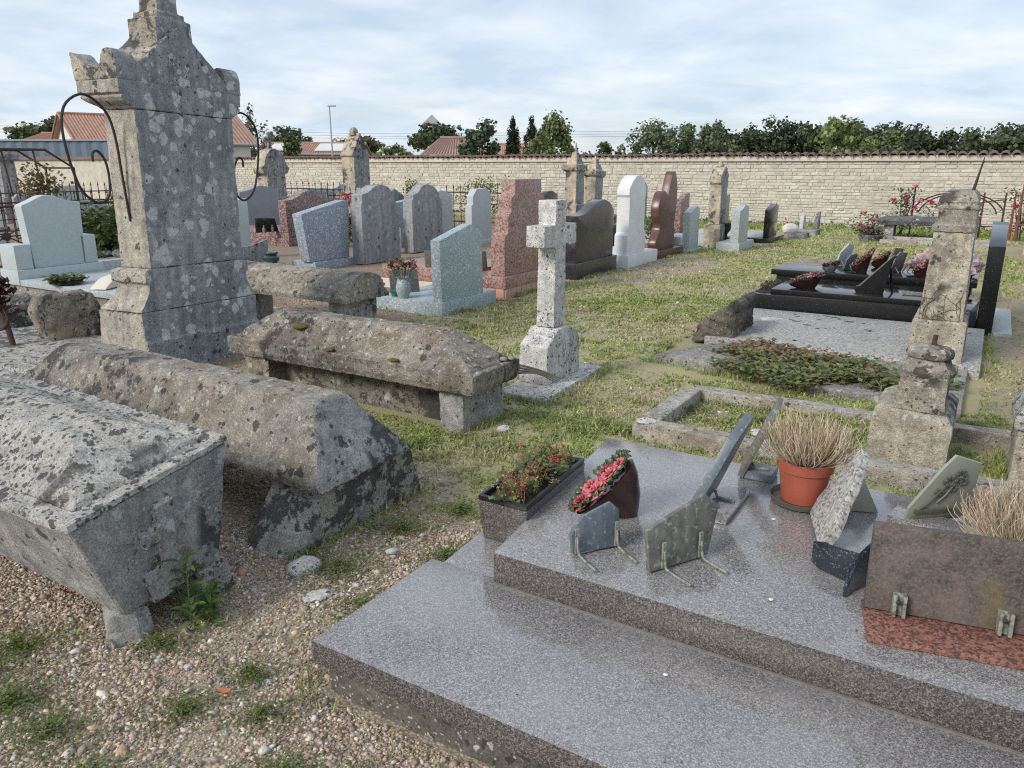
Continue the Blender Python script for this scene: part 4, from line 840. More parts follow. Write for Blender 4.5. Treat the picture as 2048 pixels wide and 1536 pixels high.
def build_monument():
    T = thing('tall_monument', 'tall leaning grey limestone monument with pediment and corner horns', 'monument', 0, 0, 0, 6.5, None, (-1.5, 0))
    T.location = (-2.85, 5.82, 0)
    y0, y1, th = .13, 1.10, .33
    def rc(z, p, pb=None): pb = p if pb is None else pb; return (z, -th - pb, 0.0, y0 - p, y1 + p)
    obj('base', rects([(-.1, -th - .16, .03, y0 - .13, y1 + .13), (.262, -th - .16, .03, y0 - .13, y1 + .13), (.285, -th - .15, .005, y0 - .13, y1 + .13), (.50, -th - .15, 0, y0 - .13, y1 + .13)]), 'mon_side', T, .010, 2, (.06, .016, 6), mat2='mon')
    obj('plinth', rects([rc(.503, .125), (.525, -th - .12, 0, y0 - .12, y1 + .12), rc(.545, .10), rc(.585, .075), rc(.635, .045), rc(.69, .028), rc(.715, .03), rc(.725, .058), rc(.80, .058), rc(.815, .045), rc(.83, .0)]), 'mon_side', T, .006, 2, (.05, .012, 7), mat2='mon')
    obj('shaft', rects([rc(.833, 0), rc(2.0, 0)]), 'mon_side', T, .010, 2, (.05, .010, 6), mat2='mon')
    obj('cornice', rects([rc(2.003, .0), rc(2.012, .018), rc(2.022, .018), rc(2.03, .035), rc(2.05, .075), rc(2.06, .085), rc(2.075, .10), rc(2.09, .10), rc(2.098, .085), rc(2.104, .10), rc(2.108, .11), rc(2.20, .115)]), 'mon_side', T, .006, 2, (.05, .010, 7), mat2='mon')
    yc = (y0 + y1) / 2
    obj('pediment', prism([(y0 + .02, 2.195), (y0 + .02, 2.27), (yc - .05, 2.61), (yc, 2.64), (yc + .05, 2.61), (y1 - .02, 2.27), (y1 - .02, 2.195)], -th - .10, -.001), 'pillar_dark', T, .012, 2, (.05, .014, 7), mat2='mon')
    hp = [(x, z - .055) for x, z in curve2([(-th - .11, 2.255), (-th - .14, 2.44), (-th - .09, 2.43), (-th - .02, 2.375), (-.22, 2.325), (-.17, 2.35), (-.135, 2.43), (-.085, 2.462), (-.03, 2.44), (.0, 2.38), (.0, 2.255)], 4)]
    for a, b in ((y0 - .118, y0 + .05), (y1 - .05, y1 + .118)): obj('corner_horn', prism_y(hp, a, b), 'pillar_dark', T, .014, 2, (.04, .014, 8), mat2='mon')
    obj('crest', rects([(2.49, -th - .02, -.05, yc - .17, yc + .17), (2.69, -th - .02, -.05, yc - .17, yc + .17), (2.695, -th + .0, -.07, yc - .13, yc + .13), (2.74, -th + .0, -.07, yc - .13, yc + .13), (2.745, -th + .03, -.10, yc - .10, yc + .10), (3.05, -th + .05, -.12, yc - .085, yc + .085)]), 'pillar_dark', T, .012, 2, (.05, .014, 8), mat2='mon')
    pts = [(0, 1.24), (.04, 1.60), (.07, 1.86), (.15, 2.03), (.36, 2.13), (.56, 2.06), (.63, 1.92), (.61, 1.72), (.53, 1.50), (.42, 1.405), (.31, 1.38), (.215, 1.43), (.19, 1.56), (.215, 1.68), (.285, 1.745), (.345, 1.73), (.35, 1.67)]
    for s, yy in ((-1, y0 - .002), (1, y1 + .002)):
        obj('wreath_hook', tube(spline([(-th * .5, yy + s * d * .74, z - .05) for d, z in pts], 4), .0095, 8), 'irondark', T)
build_monument()

# ------------------------------------------------------------------ white concrete cross
def build_cross():
    T = thing('concrete_cross', 'white weathered concrete cross on a gabled base by the lawn', 'cross', -2.65, 4.82)
    obj('pad', loft([[(-.26, -.30, -.05), (.16, -.30, -.05), (.10, .76, -.05), (-.28, .80, -.05)], [(-.26, -.30, .022), (.16, -.30, .022), (.10, .76, .022), (-.28, .80, .022)]]), 'conc', T, .01, 2, (.08, .012, 6))
    obj('base', prism([(0, .022), (0, .305), (.17, .42), (.36, .42), (.53, .305), (.53, .022)], -.24, 0), 'conc', T, .008, 2, (.06, .008, 7))
    cs = [(.175, .425), (.19, 1.02), (.02, 1.03), (.02, 1.18), (.19, 1.18), (.19, 1.355), (.35, 1.355), (.35, 1.18), (.52, 1.18), (.52, 1.03), (.35, 1.02), (.365, .425)]
    obj('cross', prism(cs, -.195, -.045), 'conc', T, .006, 2, (.06, .006, 8))
build_cross()

# ------------------------------------------------------------------ right-hand group
def build_right():
    K = thing('grave_kerb', 'low concrete kerb framing a grassy grave in the lawn', 'grave kerb', -1.71, 4.20)
    obj('kerb', box(0, 2.4, 0, .13, -.06, .085), 'kerb', K, .01, 2, (.08, .012, 7)); obj('kerb', box(0, .13, .132, .93, -.06, .083), 'kerb', K, .01, 2, (.08, .012, 7)); obj('kerb', box(.05, 2.4, .932, 1.05, -.06, .08), 'kerb', K, .01, 2, (.08, .012, 7))
    obj('lime_patch', lathe([(.075, .0865), (.06, .0925), (0, .094)], 11, (.065, .06, 0), None, .85, .8), 'conc', K, 0, 2, (.03, .02, 20))
    P = thing('broken_pedestal', 'stepped limestone pedestal with a broken round column foot on top', 'pedestal', -.03, 4.47, 0, 0, None, (0, 1.5))
    obj('plinth', rects([(-.08, -.40, .0, 0, .62), (.27, -.40, .0, 0, .62), (.31, -.335, -.04, .05, .58)]), 'pillar', P, .012, 2, (.05, .018, 7), mat2='stele')
    obj('die', rects([(.311, -.31, -.055, .06, .5), (.50, -.29, -.065, .065, .48), (.505, -.275, -.075, .07, .47)]), 'pillar_dark', P, .008, 2, (.04, .010, 8), mat2='stele')
    obj('column_foot', lathe([(.135, .50), (.145, .525), (.14, .55), (.115, .565), (.105, .59), (.118, .60), (.122, .62), (.11, .64), (.06, .655), (.03, .66)], 28, (-.175, .19, 0)), 'pillar_dark', P, 0, 2, (.03, .016, 12))
    obj('dowel', tube([(-.165, .19, .64), (-.163, .192, .715)], .012, 8), 'iron', P)
    P = thing('limestone_stele', 'tall cream limestone stele with weathered moulded cap and cracks', 'stele', -.07, 6.90, 0, 0)
    def q(z, a, b=0): return (z, -.36 - a, .0 + a * .8, -a, .72 + a)
    obj('base', rects([q(-.06, .02), q(.40, .015), q(.41, .0)]), 'pillar', P, .010, 2, (.06, .012, 7), mat2='stele')
    obj('shaft', rects([(.411, -.335, -.02, .03, .69), (1.0, -.315, -.035, .03, .69), (1.10, -.315, -.035, .03, .69)]), 'pillar', P, .008, 2, (.06, .010, 7), mat2='stele')
    obj('cap', rects([(1.101, -.325, -.03, .02, .70), (1.155, -.33, -.025, .015, .705), (1.16, -.305, -.04, .03, .69), (1.27, -.300, -.04, .03, .69), (1.275, -.315, -.03, .02, .70), (1.30, -.315, -.03, .02, .70), (1.31, -.295, -.05, .04, .68), (1.33, -.31, -.04, .03, .69), (1.37, -.30, -.05, .05, .67), (1.41, -.26, -.08, .10, .62)]), 'pillar_dark', P, .006, 2, (.03, .014, 11), mat2='stele')
    bm = bmesh.new()
    rr = random.Random(3)
    def twig(p, d, n, r):
        pts = [p]
        for i in range(n): d = (d + rr.gauss(0, .35)); p = (min(-.05, max(-.33, p[0] + math.cos(d) * .04)), .024 if p[2] > .40 else .0, max(.1, p[2] + math.sin(d) * .04)); pts.append(p)
        tube([( a, b, c) for a, b, c in pts], r, 4, bm); return pts
    for x0_, d0 in ((-.12, 1.6), (-.20, 1.9), (-.27, 1.3), (-.08, 1.8), (-.16, 1.3)):
        pts = twig((x0_, .0, .16), d0, 12, .003)
        for p in pts[2::2]: twig(p, d0 + rr.choice((-.8, .8)), 5, .0018)
    obj('dead_ivy_stem', bm, plain('dead_ivy', (.12, .08, .05), .9, .2), P)
    obj('spike', tube([(-.10, .28, 1.38), (-.055, .30, 1.66)], .014, 6, None, .004), 'irondark', P)
    T = thing('stone_tomb', 'limestone tomb end cut off by the right edge of the picture', 'tomb', .26, 4.52)
    obj('body', box(0, 1.0, 0, .5, -.06, .30), 'pillar', T, .012, 2, (.06, .014, 7)); obj('lid', rects([(.301, -.02, 1.0, -.02, .52), (.36, -.02, 1.0, -.02, .52), (.48, .05, 1.0, .1, .4)]), 'sarc_pale', T, .012, 2, (.05, .02, 7))
    # ivy-grown slab
    T = thing('ledger_slab', 'old grey slab lying in the grass half hidden by creeping plants', 'slab', -2.3, 6.1)
    obj('slab', loft([[(0, 0, -.06), (.25, -.06, -.06), (.8, -.16, -.06), (1.35, -.35, -.06), (2.3, -.45, -.06), (2.3, .75, -.06), (.35, .75, -.06)], [(0, 0, .05), (.25, -.06, .055), (.8, -.16, .058), (1.35, -.35, .055), (2.3, -.45, .05), (2.3, .75, .05), (.35, .75, .05)]]), 'slab_old', T, .015, 2, (.08, .016, 6))
    I = thing('creeping_plant', 'creeping bramble and ivy mat spreading over the old grey slab', 'plant', -1.08, 6.22, .05)
    n = 5600; a = RNG.uniform(0, 6.283, n); q_ = RNG.random(n) ** .5 * (1 + .22 * np.sin(a * 3 + 1) + .15 * np.sin(a * 7)); x = np.cos(a) * q_ * .80; y = np.sin(a) * q_ * .52 - x * .12
    k = (vn(x, y, 5, 3) > .28) | (RNG.random(n) < .25); x, y = x[k], y[k]; n = len(x)
    c = np.where((vn(x, y, 3, 9) > .66)[:, None], (.24, .16, .09), (.15, .175, .065)) * RNG.uniform(.6, 1.35, (n, 1)); rd = RNG.random(n) < .025; c[rd] = (.28, .08, .06); lt = RNG.random(n) < .12; c[lt] = (.22, .26, .085)
    V, F, C = weed_leaves(x, y, np.abs(RNG.normal(.030, .026, n)), RNG.uniform(.028, .056, n), c, .55); raw('foliage', V, F, 'leaf', I, C)
    bm = bmesh.new()
    for j in range(34):
        aa = random.uniform(0, 6.28); p = [(random.uniform(-.5, .5), random.uniform(-.3, .3), .01)]
        for i in range(4): aa += random.gauss(0, .5); p.append((p[-1][0] + math.cos(aa) * .07, p[-1][1] + math.sin(aa) * .07, random.uniform(.01, .07)))
        tube(spline(p, 2), .003, 4, bm)
    obj('stems', bm, plain('bramble_stem', (.22, .16, .11), .8, .3), I)
    for j in range(3): obj('dead_wood', tube(spline([(.02 + j * .06, .05 + j * .03, .03), (.1 + j * .06, .02 + j * .04, .05), (.19 + j * .05, .06 + j * .03, .045)], 3), .012, 6), plain('grey_wood', (.25, .22, .18), .9, .3), I)
    T = thing('stone_fragment', 'dark broken coping stone lying on the end of the old grey slab', 'stone fragment', -2.02, 6.95, .02, 0)
    obj('body', prism_y([(-.24, 0), (-.20, .15), (-.05, .25), (.08, .30), (.15, .33), (.17, .26), (.14, .0)], -.06, .62), 'rockdark', T, .015, 2, (.035, .075, 6))
    obj('roll', tube([(.125, -.05, .335), (.125, .62, .345)], .055, 10), 'rockdark', T, 0, 2, (.04, .018, 9))
    T = thing('concrete_slab_grave', 'flat pebbledash concrete grave slab in front of the black granite tomb', 'slab', -2.12, 6.80)
    obj('slab', box(0, 2.2, .05, 1.76, -.05, .085), 'conc_gravel', T, .012, 2); obj('lime_stain', lathe([(.14, .0855), (.10, .088), (0, .0885)], 18, (.38, 1.18, 0), None, 1.2, .8), 'conc', T, 0, 2, (.04, .004, 20))
    for j in range(26):
        o = obj('black_lichen', lathe([(random.uniform(.012, .03), .0856), (.006, .089), (.001, .09)], 7, (random.uniform(.3, 2.1), random.uniform(.9, 1.7), 0), None, random.uniform(.8, 1.8), 1), 'blackplastic', T)
    # black granite tombs
    T = thing('black_granite_tomb', 'polished black granite tomb with upright headstone behind the pebbledash slab', 'tomb', -2.2, 8.62)
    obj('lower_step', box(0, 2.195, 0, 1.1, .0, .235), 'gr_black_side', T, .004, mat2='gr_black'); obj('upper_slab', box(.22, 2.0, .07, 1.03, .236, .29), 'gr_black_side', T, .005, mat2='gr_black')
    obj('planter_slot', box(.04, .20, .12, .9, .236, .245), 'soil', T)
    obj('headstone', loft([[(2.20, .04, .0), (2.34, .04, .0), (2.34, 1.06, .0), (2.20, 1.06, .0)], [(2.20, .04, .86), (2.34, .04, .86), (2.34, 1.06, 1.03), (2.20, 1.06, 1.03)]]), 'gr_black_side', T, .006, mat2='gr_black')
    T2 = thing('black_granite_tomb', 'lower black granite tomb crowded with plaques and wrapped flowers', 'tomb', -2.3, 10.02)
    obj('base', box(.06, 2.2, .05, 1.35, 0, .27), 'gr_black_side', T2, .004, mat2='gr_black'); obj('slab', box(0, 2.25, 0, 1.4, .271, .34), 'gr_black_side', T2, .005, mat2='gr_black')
    T = thing('light_granite_slab', 'narrow pale granite slab lying right of the black headstone', 'slab', .14, 8.70); obj('slab', box(0, .17, 0, 1.6, -.03, .03), 'gr_lt', T, .004)
    T = thing('heather_plant', 'dry brown heather in the slot of the black tomb', 'plant', -2.08, 9.1, .24)
    n = 500; x = RNG.uniform(-.07, .07, n); y = RNG.uniform(-.28, .32, n); V, F, C = weed_leaves(x, y, RNG.uniform(0, .06, n), RNG.uniform(.015, .03, n), np.array([(.07, .05, .045), (.12, .085, .075), (.05, .06, .03)])[RNG.integers(0, 3, n)], .9); raw('foliage', V, F, 'leaf', T, C)
    flower_dish('flower_dish', 'oval maroon dish of pink ceramic flowers on the black upper slab', -1.66, 8.92, .291, .19, .11, 9, tilt=.28)
    P = thing('memorial_plaque', 'black angled plaque with a grey strut on the black tomb', 'plaque', -1.02, 8.88, .291, 0)
    obj('plate', prism_y([(-.14, .03), (-.13, .07), (-.10, .075), (.18, .40), (.24, .41), (.20, .37), (.14, .0), (-.12, .0)], 0, .05), 'gr_black_side', P, .004)
    obj('strut', tube([(.16, .07, .36), (.215, .12, .0)], .012, 6), 'gr_black', P)
    obj('edge_strip', prism_y([(-.11, .072), (.19, .41), (.205, .412), (-.09, .070)], -.004, .054), 'slategrey', P, .001)
    P = thing('memorial_plaque', 'plaque lying flat beside the angled black plaque', 'plaque', -.70, 8.98, .291, 2); obj('plate', box(0, .55, 0, .12, 0, .025), 'slategrey', P, .004)
    # things crowded on the second black tomb
    Z2 = .341
    def up(label, u, v, pr, mat, rot=-25, lean=14, th=.02, strut=True):
        P = thing('memorial_plaque', label, 'plaque', u, v, Z2, rot); pl = obj('plate', prism(pr, -th, 0), mat, P, .003); pl.rotation_euler = (0, R(lean), 0)
        if strut: obj('strut', tube([(-.01, .08, .1), (.06, .09, .0)], .006, 5), 'bracket', P)
    up('small grey plaque with clipped top on the crowded black tomb', -1.50, 10.35, [(0, 0), (0, .13), (.05, .19), (.17, .21), (.20, .16), (.2, 0)], 'slateblue')
    up('tall pale plaque with dark relief at the left of the crowded tomb', -1.66, 10.75, [(0, 0), (.02, .18), (.14, .29), (.26, .27), (.28, 0)], 'gr_lt')
    up('weathered grey plaque leaning beside the wrapped bouquet', -.98, 10.35, [(0, 0), (.02, .2), (.08, .26), (.24, .24), (.25, 0)], 'slategrey')
    up('thin grey plaque standing farthest back on the crowded tomb', -1.05, 10.7, [(0, 0), (.02, .28), (.22, .26), (.24, 0)], 'slategrey')
    flower_dish('flower_dish', 'small dark flower dish near the front edge of the crowded black tomb', -1.62, 10.12, Z2, .10, .08, 5, dark=True)
    flower_dish('flower_dish', 'tall red and green flower dish in brown ceramic on the crowded tomb', -1.28, 10.22, Z2, .12, .10, 8, tilt=.9)
    flower_dish('flower_dish', 'red and green flowers at the back of the crowded black tomb', -1.15, 10.85, Z2, .11, .09, 6, tilt=.6)
    flower_dish('flower_dish', 'maroon cone dish with small pink flowers before the wrapped bouquet', -.62, 10.12, Z2, .09, .08, 4, tilt=.8)
    B = thing('wrapped_bouquet', 'bouquet wrapped in crinkled pink clear plastic lying on the crowded tomb', 'bouquet', -.40, 10.45, Z2 + .02, 20)
    bm = bmesh.new(); bmesh.ops.create_icosphere(bm, subdivisions=4, radius=1, matrix=Matrix.Translation((0, 0, .13)) @ Matrix.Diagonal((.40, .22, .15, 1))); obj('wrap', bm, 'plastwrap', B, 0, 2, (.03, .20, 6), smooth=20)
    P = thing('wire_stand', 'dark wire flower stand behind the wrapped bouquet', 'stand', -.78, 10.55, Z2); bm = bmesh.new()
    for j in range(4): tube([(-.08 + j * .05, .05 * j, 0), (.04 + j * .05, .05 * j + .02, .22)], .006, 5, bm)
    tube([(-.05, 0, .1), (.16, .16, .1)], .006, 5, bm); obj('wires', bm, 'irondark', P)
    P = thing('black_vase', 'black polished vase beside the black headstone', 'vase', -.18, 9.1, .291); obj('vase', lathe([(.05, 0), (.06, .01), (.03, .05), (.075, .18), (.085, .24), (.07, .245), (0, .2)], 24), 'gr_black', P)

def flower_dish(name, label, u, v, z, rx, ry, n, dark=False, tilt=.25):
    P = thing(name, label, 'grave ornament', u, v, z, 20); t_ = tilt
    obj('dish', loft([[(rx * k * math.cos(6.2832 * i / 24) , ry * k * math.sin(6.2832 * i / 24), h + (rx * k * math.cos(6.2832 * i / 24) * t_ + rx * t_ * k if h else 0)) for i in range(24)] for k, h in ((.5, 0), (.85, .022), (1.0, .052), (.93, .048), (.6, .03))]), 'dishdark' if not dark else 'slategrey', P)
    V, F, C = [], [], []; k = 0
    for i in range(n * 5):
        a = random.uniform(0, 6.28); q = random.random() ** .5 * .95; x, y = rx * q * math.cos(a), ry * q * math.sin(a); m = 16
        col = np.array(random.choice([(.42, .15, .16), (.50, .24, .23), (.22, .05, .06), (.12, .07, .06), (.09, .10, .04), (.16, .12, .07)] if not dark else [(.12, .06, .07), (.2, .1, .12), (.08, .09, .05)])); s_ = .026
        v, f, c = weed_leaves(x + RNG.normal(0, s_ * .4, m), y + RNG.normal(0, s_ * .4, m), .055 + x * t_ + rx * t_ + RNG.uniform(0, .03, m), RNG.uniform(.6, 1.2, m) * s_, col * RNG.uniform(.6, 1.4, (m, 1)), 1.0); V.append(v); F.append(f + k); C.append(c); k += len(v)
    o = raw('flowers', np.concatenate(V), np.concatenate(F), 'flowermix', P, np.concatenate(C)); o['kind'] = 'stuff'
build_right()

# ------------------------------------------------------------------ rows of headstones (broad faces turned to +x)
def headstone(label, u, v, outline, th, mat, base=None, basemat=None, setback=.05, bev=.006, z0=0., rough=None, name='headstone', slab=None, slabmat=None, cat='headstone'):
    """outline in (y, z); base=(x0, x1, y0, y1, height), slab=(x0, x1, y0, y1, z0, z1); origin on the row line at the near corner"""
    T = thing(name, label, cat, u, v, z0)
    if slab: obj('grave_slab', box(*slab), slabmat or basemat or mat, T, .006)
    if base: obj('base', box(base[0], base[1], base[2], base[3], -.04, base[4]), basemat or mat, T, .006, 2, rough)
    obj('slab', prism(outline, -setback - th, -setback), mat, T, bev, 2, rough)
    return T
def build_rows():
    GR = 'headstones of the lawn row'
    # the row along the lawn, near to far
    T = headstone('blue-grey speckled granite headstone with off-centre peak beside the lawn', -5.03, 6.76, [(.02, .141), (.0, .81), (.10, .835), (.60, .955), (.82, .865), (.84, .141)], .125, 'gr_blue', (-.95, 0, -.02, 1.08, .14), 'gr_blue', .03)
    V_ = thing('stone_vase', 'grey granite vase on the blue-grey granite base', 'vase', -5.62, 6.80, .141); obj('vase', lathe([(.055, 0), (.075, .05), (.085, .12), (.07, .19), (.062, .215), (.078, .24), (.066, .238), (.05, .2), (0, .19)], 28), 'gr_blue', V_)
    D = thing('dried_flowers', 'faded brown and pink dried flowers in the granite vase', 'flowers', -5.62, 6.80, .34)
    bouquet(D, .15, .19, 16, [(.30, .14, .10), (.36, .22, .22), (.22, .10, .09), (.24, .20, .09)], .055)
    P = thing('memorial_plaque', 'dark plaque leaning left of the granite vase', 'plaque', -5.93, 6.95, .141, 0); pl = obj('plate', box(-.01, .01, 0, .36, 0, .27), 'slategrey', P, .004); pl.rotation_euler = (0, R(-14), R(-30))
    P = thing('green_bowl', 'small dark green glazed bowl beside the granite vase', 'bowl', -5.78, 6.86, .141); obj('bowl', lathe([(.05, 0), (.07, .05), (.08, .06), (.06, .055), (0, .03)], 20), 'greenplastic', P)
    # pink stepped
    T = thing('headstone', 'tall pink granite headstone with stepped shoulders behind the white cross', 'headstone', -5.05, 8.07)
    for i in range(10): obj('tile', box(-.005, .012, .004 + .128 * i, .126 + .128 * i, -.03, .118), plain('pink_tile_%d' % i, (.46, .27, .215), .5, .1), T, .003)
    for i in range(4): obj('tile', box(-.132 - .128 * i, -.010 - .128 * i, -.012, .004, -.03, .118), plain('pink_tile_s%d' % i, (.46, .25, .19), .5, .1), T, .003)
    obj('footing', box(-2.0, -.006, .005, 1.28, -.04, .115), 'mortar', T); obj('base', box(-.56, .02, -.02, 1.30, .119, .262), 'gr_pink', T, .005)
    obj('grave_slab', box(-2.0, -.57, .02, 1.26, .119, .30), 'gr_pink', T, .006)
    L_ = [(.06, .264), (.06, .735), (.15, .80), (.15, .99), (.225, 1.05), (.225, 1.205), (.315, 1.265), (.315, 1.43)]
    obj('slab', prism(L_ + [(1.22 - y * .8, z) for y, z in L_[::-1]], -.24, -.04), 'gr_pink', T, .005)
    P = thing('memorial_plaque', 'dark rectangular plaque on the pink granite slab', 'plaque', -6.3, 8.10, .30, 0); pl = obj('plate', box(-.012, .012, 0, .42, 0, .22), 'slategrey', P, .004); pl.rotation_euler = (0, R(-12), R(-34)); 
    for k in (.1, .3): obj('bracket', tube([(.02, k, .06), (.03, k, .0), (.09, k, .0)], .006, 5), 'bracket', P)
    P = thing('memorial_plaque', 'dark plaque with pale cut edge beside the dried flowers', 'plaque', -5.75, 8.2, .30, 0); pl = obj('plate', prism([(0, 0), (.0, .10), (.1, .2), (.34, .22), (.34, 0)], -.02, 0), 'slategrey', P, .004); pl.rotation_euler = (0, R(-12), R(-30))
    headstone('dark veined granite headstone with wave top right of the white cross', -5.06, 10.03, [(.06, .222), (.06, .89)] + curve2([(.06, .895), (.25, .90), (.45, .945), (.75, 1.06), (1.0, 1.09), (1.2, 1.04), (1.36, .93)], 4) + [(1.36, .222)], .17, 'gr_dark', (-.42, 0, 0, 1.44, .22), 'gr_dark', .04)
    headstone('white painted headstone with stepped shoulder and rounded gable', -4.95, 11.67, [(.04, .186), (.04, .50), (.10, .545), (.10, 1.10), (.07, 1.14), (.08, 1.24), (.22, 1.36), (.36, 1.435), (.50, 1.44), (.66, 1.37), (.78, 1.24), (.78, 1.13), (.75, 1.09), (.75, .545), (.82, .50), (.82, .186)], .22, 'marble', (-.85, 0, 0, 1.30, .185), 'marble', .05)
    br = curve2([(.06, .122), (.04, .27), (.18, .44), (.22, .55), (.12, .74), (.11, .88), (.20, 1.06), (.34, 1.155), (.47, 1.12), (.56, 1.06)], 3) + curve2([(.62, 1.22), (.70, 1.38), (.76, 1.475), (.88, 1.475), (.98, 1.30), (1.02, 1.05), (.98, .75), (.93, .5), (.98, .3), (.99, .122)], 3)
    headstone('polished brown granite headstone shaped as a flowing cross', -4.97, 13.13, br, .15, 'gr_brown', (-.5, 0, 0, 1.22, .12), 'gr_brown', .10)
    headstone('small light grey granite headstone with slanting top before the gothic stele', -4.86, 14.42, [(0, 0), (0, .735), (.10, .765), (.36, .85), (.52, .80), (.54, 0)], .14, 'gr_lt', (-.22, .03, -.03, .62, .04), 'gr_lt', .02)
    T = thing('limestone_stele', 'weathered gothic limestone stele with pointed crusted top in the lawn row', 'stele', -4.62, 15.50)
    obj('base', box(-.34, .0, -.02, .50, -.05, .45), 'stele_side', T, .015, 2, (.07, .016, 6), mat2='stele')
    obj('shaft', prism([(.03, .451), (.03, 1.22), (-.01, 1.26), (.0, 1.40), (.12, 1.52), (.24, 1.58), (.36, 1.52), (.47, 1.40), (.48, 1.26), (.44, 1.22), (.44, .451)], -.28, -.04), 'stele_side', T, .02, 2, (.06, .03, 7), mat2='stele')
    obj('finial', rects([(1.56, -.22, -.10, .17, .31), (1.64, -.2, -.12, .19, .29), (1.68, -.17, -.15, .22, .26)]), 'pillar_dark', T, .01, 2, (.05, .02, 9))
    headstone('light grey granite headstone with curved top beside a black urn', -4.09, 15.02, [(.05, .151), (.05, .76)] + curve2([(.05, .765), (.2, .775), (.36, .84), (.52, .85), (.66, .80)], 3) + [(.70, .151)], .16, 'gr_lt', (-.45, 0, 0, 1.05, .15), 'gr_lt', .04)
    U = thing('black_urn', 'black goblet urn left of the curved light grey headstone', 'urn', -4.62, 15.9, .15); obj('urn', lathe([(.07, 0), (.075, .02), (.03, .06), (.03, .09), (.09, .18), (.11, .30), (.10, .31), (.08, .25), (0, .2)], 20), 'blackplastic', U)
    headstone('polished black headstone with slanted top on a black ledger', -3.98, 16.95, [(.32, .095), (.32, .665), (.42, .70), (.78, .79), (.98, .74), (.98, .095)], .13, 'gr_black', (-.60, 0, 0, 1.28, .094), 'gr_black', .10)
    headstone('tiny pale tapering grave marker near the far wall', -3.93, 20.1, [(0, .05), (.06, .40), (.28, .42), (.34, .05)], .09, 'gr_lt', (-.35, .1, -.2, .6, .05), 'stele', .03)
    headstone('tiny dark slanting grave marker nearest the far wall', -3.72, 20.75, [(0, 0), (.02, .25), (.30, .48), (.36, .46), (.38, 0)], .09, 'stele', None, None, .03)
    W = thing('wrapped_flowers', 'pale plastic wrapped flowers beside the black ledger', 'flowers', -3.95, 18.7, .08); bm = bmesh.new(); bmesh.ops.create_icosphere(bm, subdivisions=3, radius=.16, matrix=Matrix.Translation((0, 0, .1)) @ Matrix.Diagonal((1.2, .9, .8, 1))); obj('wrap', bm, plain('pale_wrap', (.55, .52, .50), .2, .2, 14), W, 0, 2, (.06, .05, 6), smooth=20)
    for k, (u, v, l) in enumerate(((-3.75, 18.6, 'grey border kerb stone by the black ledger'), (-3.7, 19.6, 'rough grey kerb stones by the tiny markers'))):
        S_ = thing('kerb_stone', l, 'kerb', u, v); obj('stone', box(-.3, .15, 0, .5, -.05, .10), 'stele', S_, .02, 2, (.08, .03, 6))
    # behind that row
    headstone('rose granite headstone with curved top behind the gothic stele', -6.4, 18.3, [(0, 0), (0, .80)] + curve2([(0, .80), (.2, .84), (.4, .93), (.6, .95)], 3) + [(.62, 0)], .14, 'gr_pink2')
    headstone('beige stone headstone with wave top behind the curved light grey one', -6.0, 20.2, [(0, 0), (0, .72)] + curve2([(0, .72), (.25, .74), (.5, .84), (.75, .86)], 3) + [(.8, 0)], .14, plain('beige_stone', (.33, .31, .28), .8, .1, 8))
    headstone('grey cement headstone with clipped corners left of the brown cross', -8.6, 20.9, [(0, 0), (0, .95), (.12, 1.08), (.55, 1.12), (.72, 1.0), (.72, 0)], .16, 'cement')
    headstone('brown rough marker low behind the brown cross', -7.2, 19.2, [(0, 0), (0, .40), (.2, .58), (.42, .5), (.45, 0)], .12, 'stele')
    for u, v, l, H_ in ((-9.2, 18.15, 'slender limestone stele with horned capital and tall finial behind the dark headstone', 1.66), (-9.2, 19.25, 'second slender limestone stele leaning beside the horned one', 1.52)):
        T = thing('limestone_stele', l, 'stele', u, v, 0, 0, None, (-1.5 if H_ > 1.6 else -4, 0))
        obj('shaft', rects([(-.05, -.42, .0, 0, .56), (.62, -.42, 0, 0, .56), (.63, -.36, -.04, .04, .52), (H_ - .22, -.36, -.04, .05, .51), (H_ - .18, -.44, .0, -.02, .58), (H_ - .05, -.46, .0, -.05, .60), (H_ - .02, -.36, -.06, .06, .50), (H_ + .12, -.30, -.1, .14, .42)]), 'stele_side', T, .012, 2, (.06, .02, 6), mat2='stele')
        obj('finial', rects([(H_ + .11, -.28, -.12, .18, .38), (H_ + .26, -.26, -.14, .2, .36), (H_ + .27, -.22, -.17, .25, .31), (H_ + (.50 if H_ > 1.6 else .34), -.21, -.18, .265, .295)]), 'stele_side', T, .01, 2, (.06, .015, 8), mat2='stele')
    headstone('dark granite headstone with curved top hidden behind the cross head', -9.2, 16.4, [(0, 0), (0, .80)] + curve2([(0, .80), (.15, .84), (.35, .98), (.6, .99), (.85, .90)], 3) + [(.9, 0)], .14, 'gr_dark')
    headstone('pale grey headstone with clipped gable left of the pink stepped one', -9.15, 13.45, [(-.06, 0), (-.06, .80), (0, .82), (.0, .98), (.14, 1.12), (.52, 1.13), (.68, 1.0), (.70, 0)], .16, plain('pale_grey_stone', (.40, .43, .45), .6, .06, 5), (-.5, .05, -.1, .9, .08), None, .03)
    headstone('pale blue headstone edge showing behind the mottled cement headstone', -10.2, 13.6, [(0, 0), (0, 1.02), (.2, 1.08), (.62, .98), (.62, 0)], .14, 'gr_lt')
    headstone('mottled grey cement headstone with high rounded top', -9.2, 11.54, [(0, 0), (.0, .98), (.04, .985), (.04, 1.06)] + curve2([(.05, 1.07), (.18, 1.10), (.32, 1.21), (.48, 1.25), (.68, 1.20), (.84, 1.08)], 4) + [(.86, .98), (.94, .95), (.94, 0)], .22, 'cement')
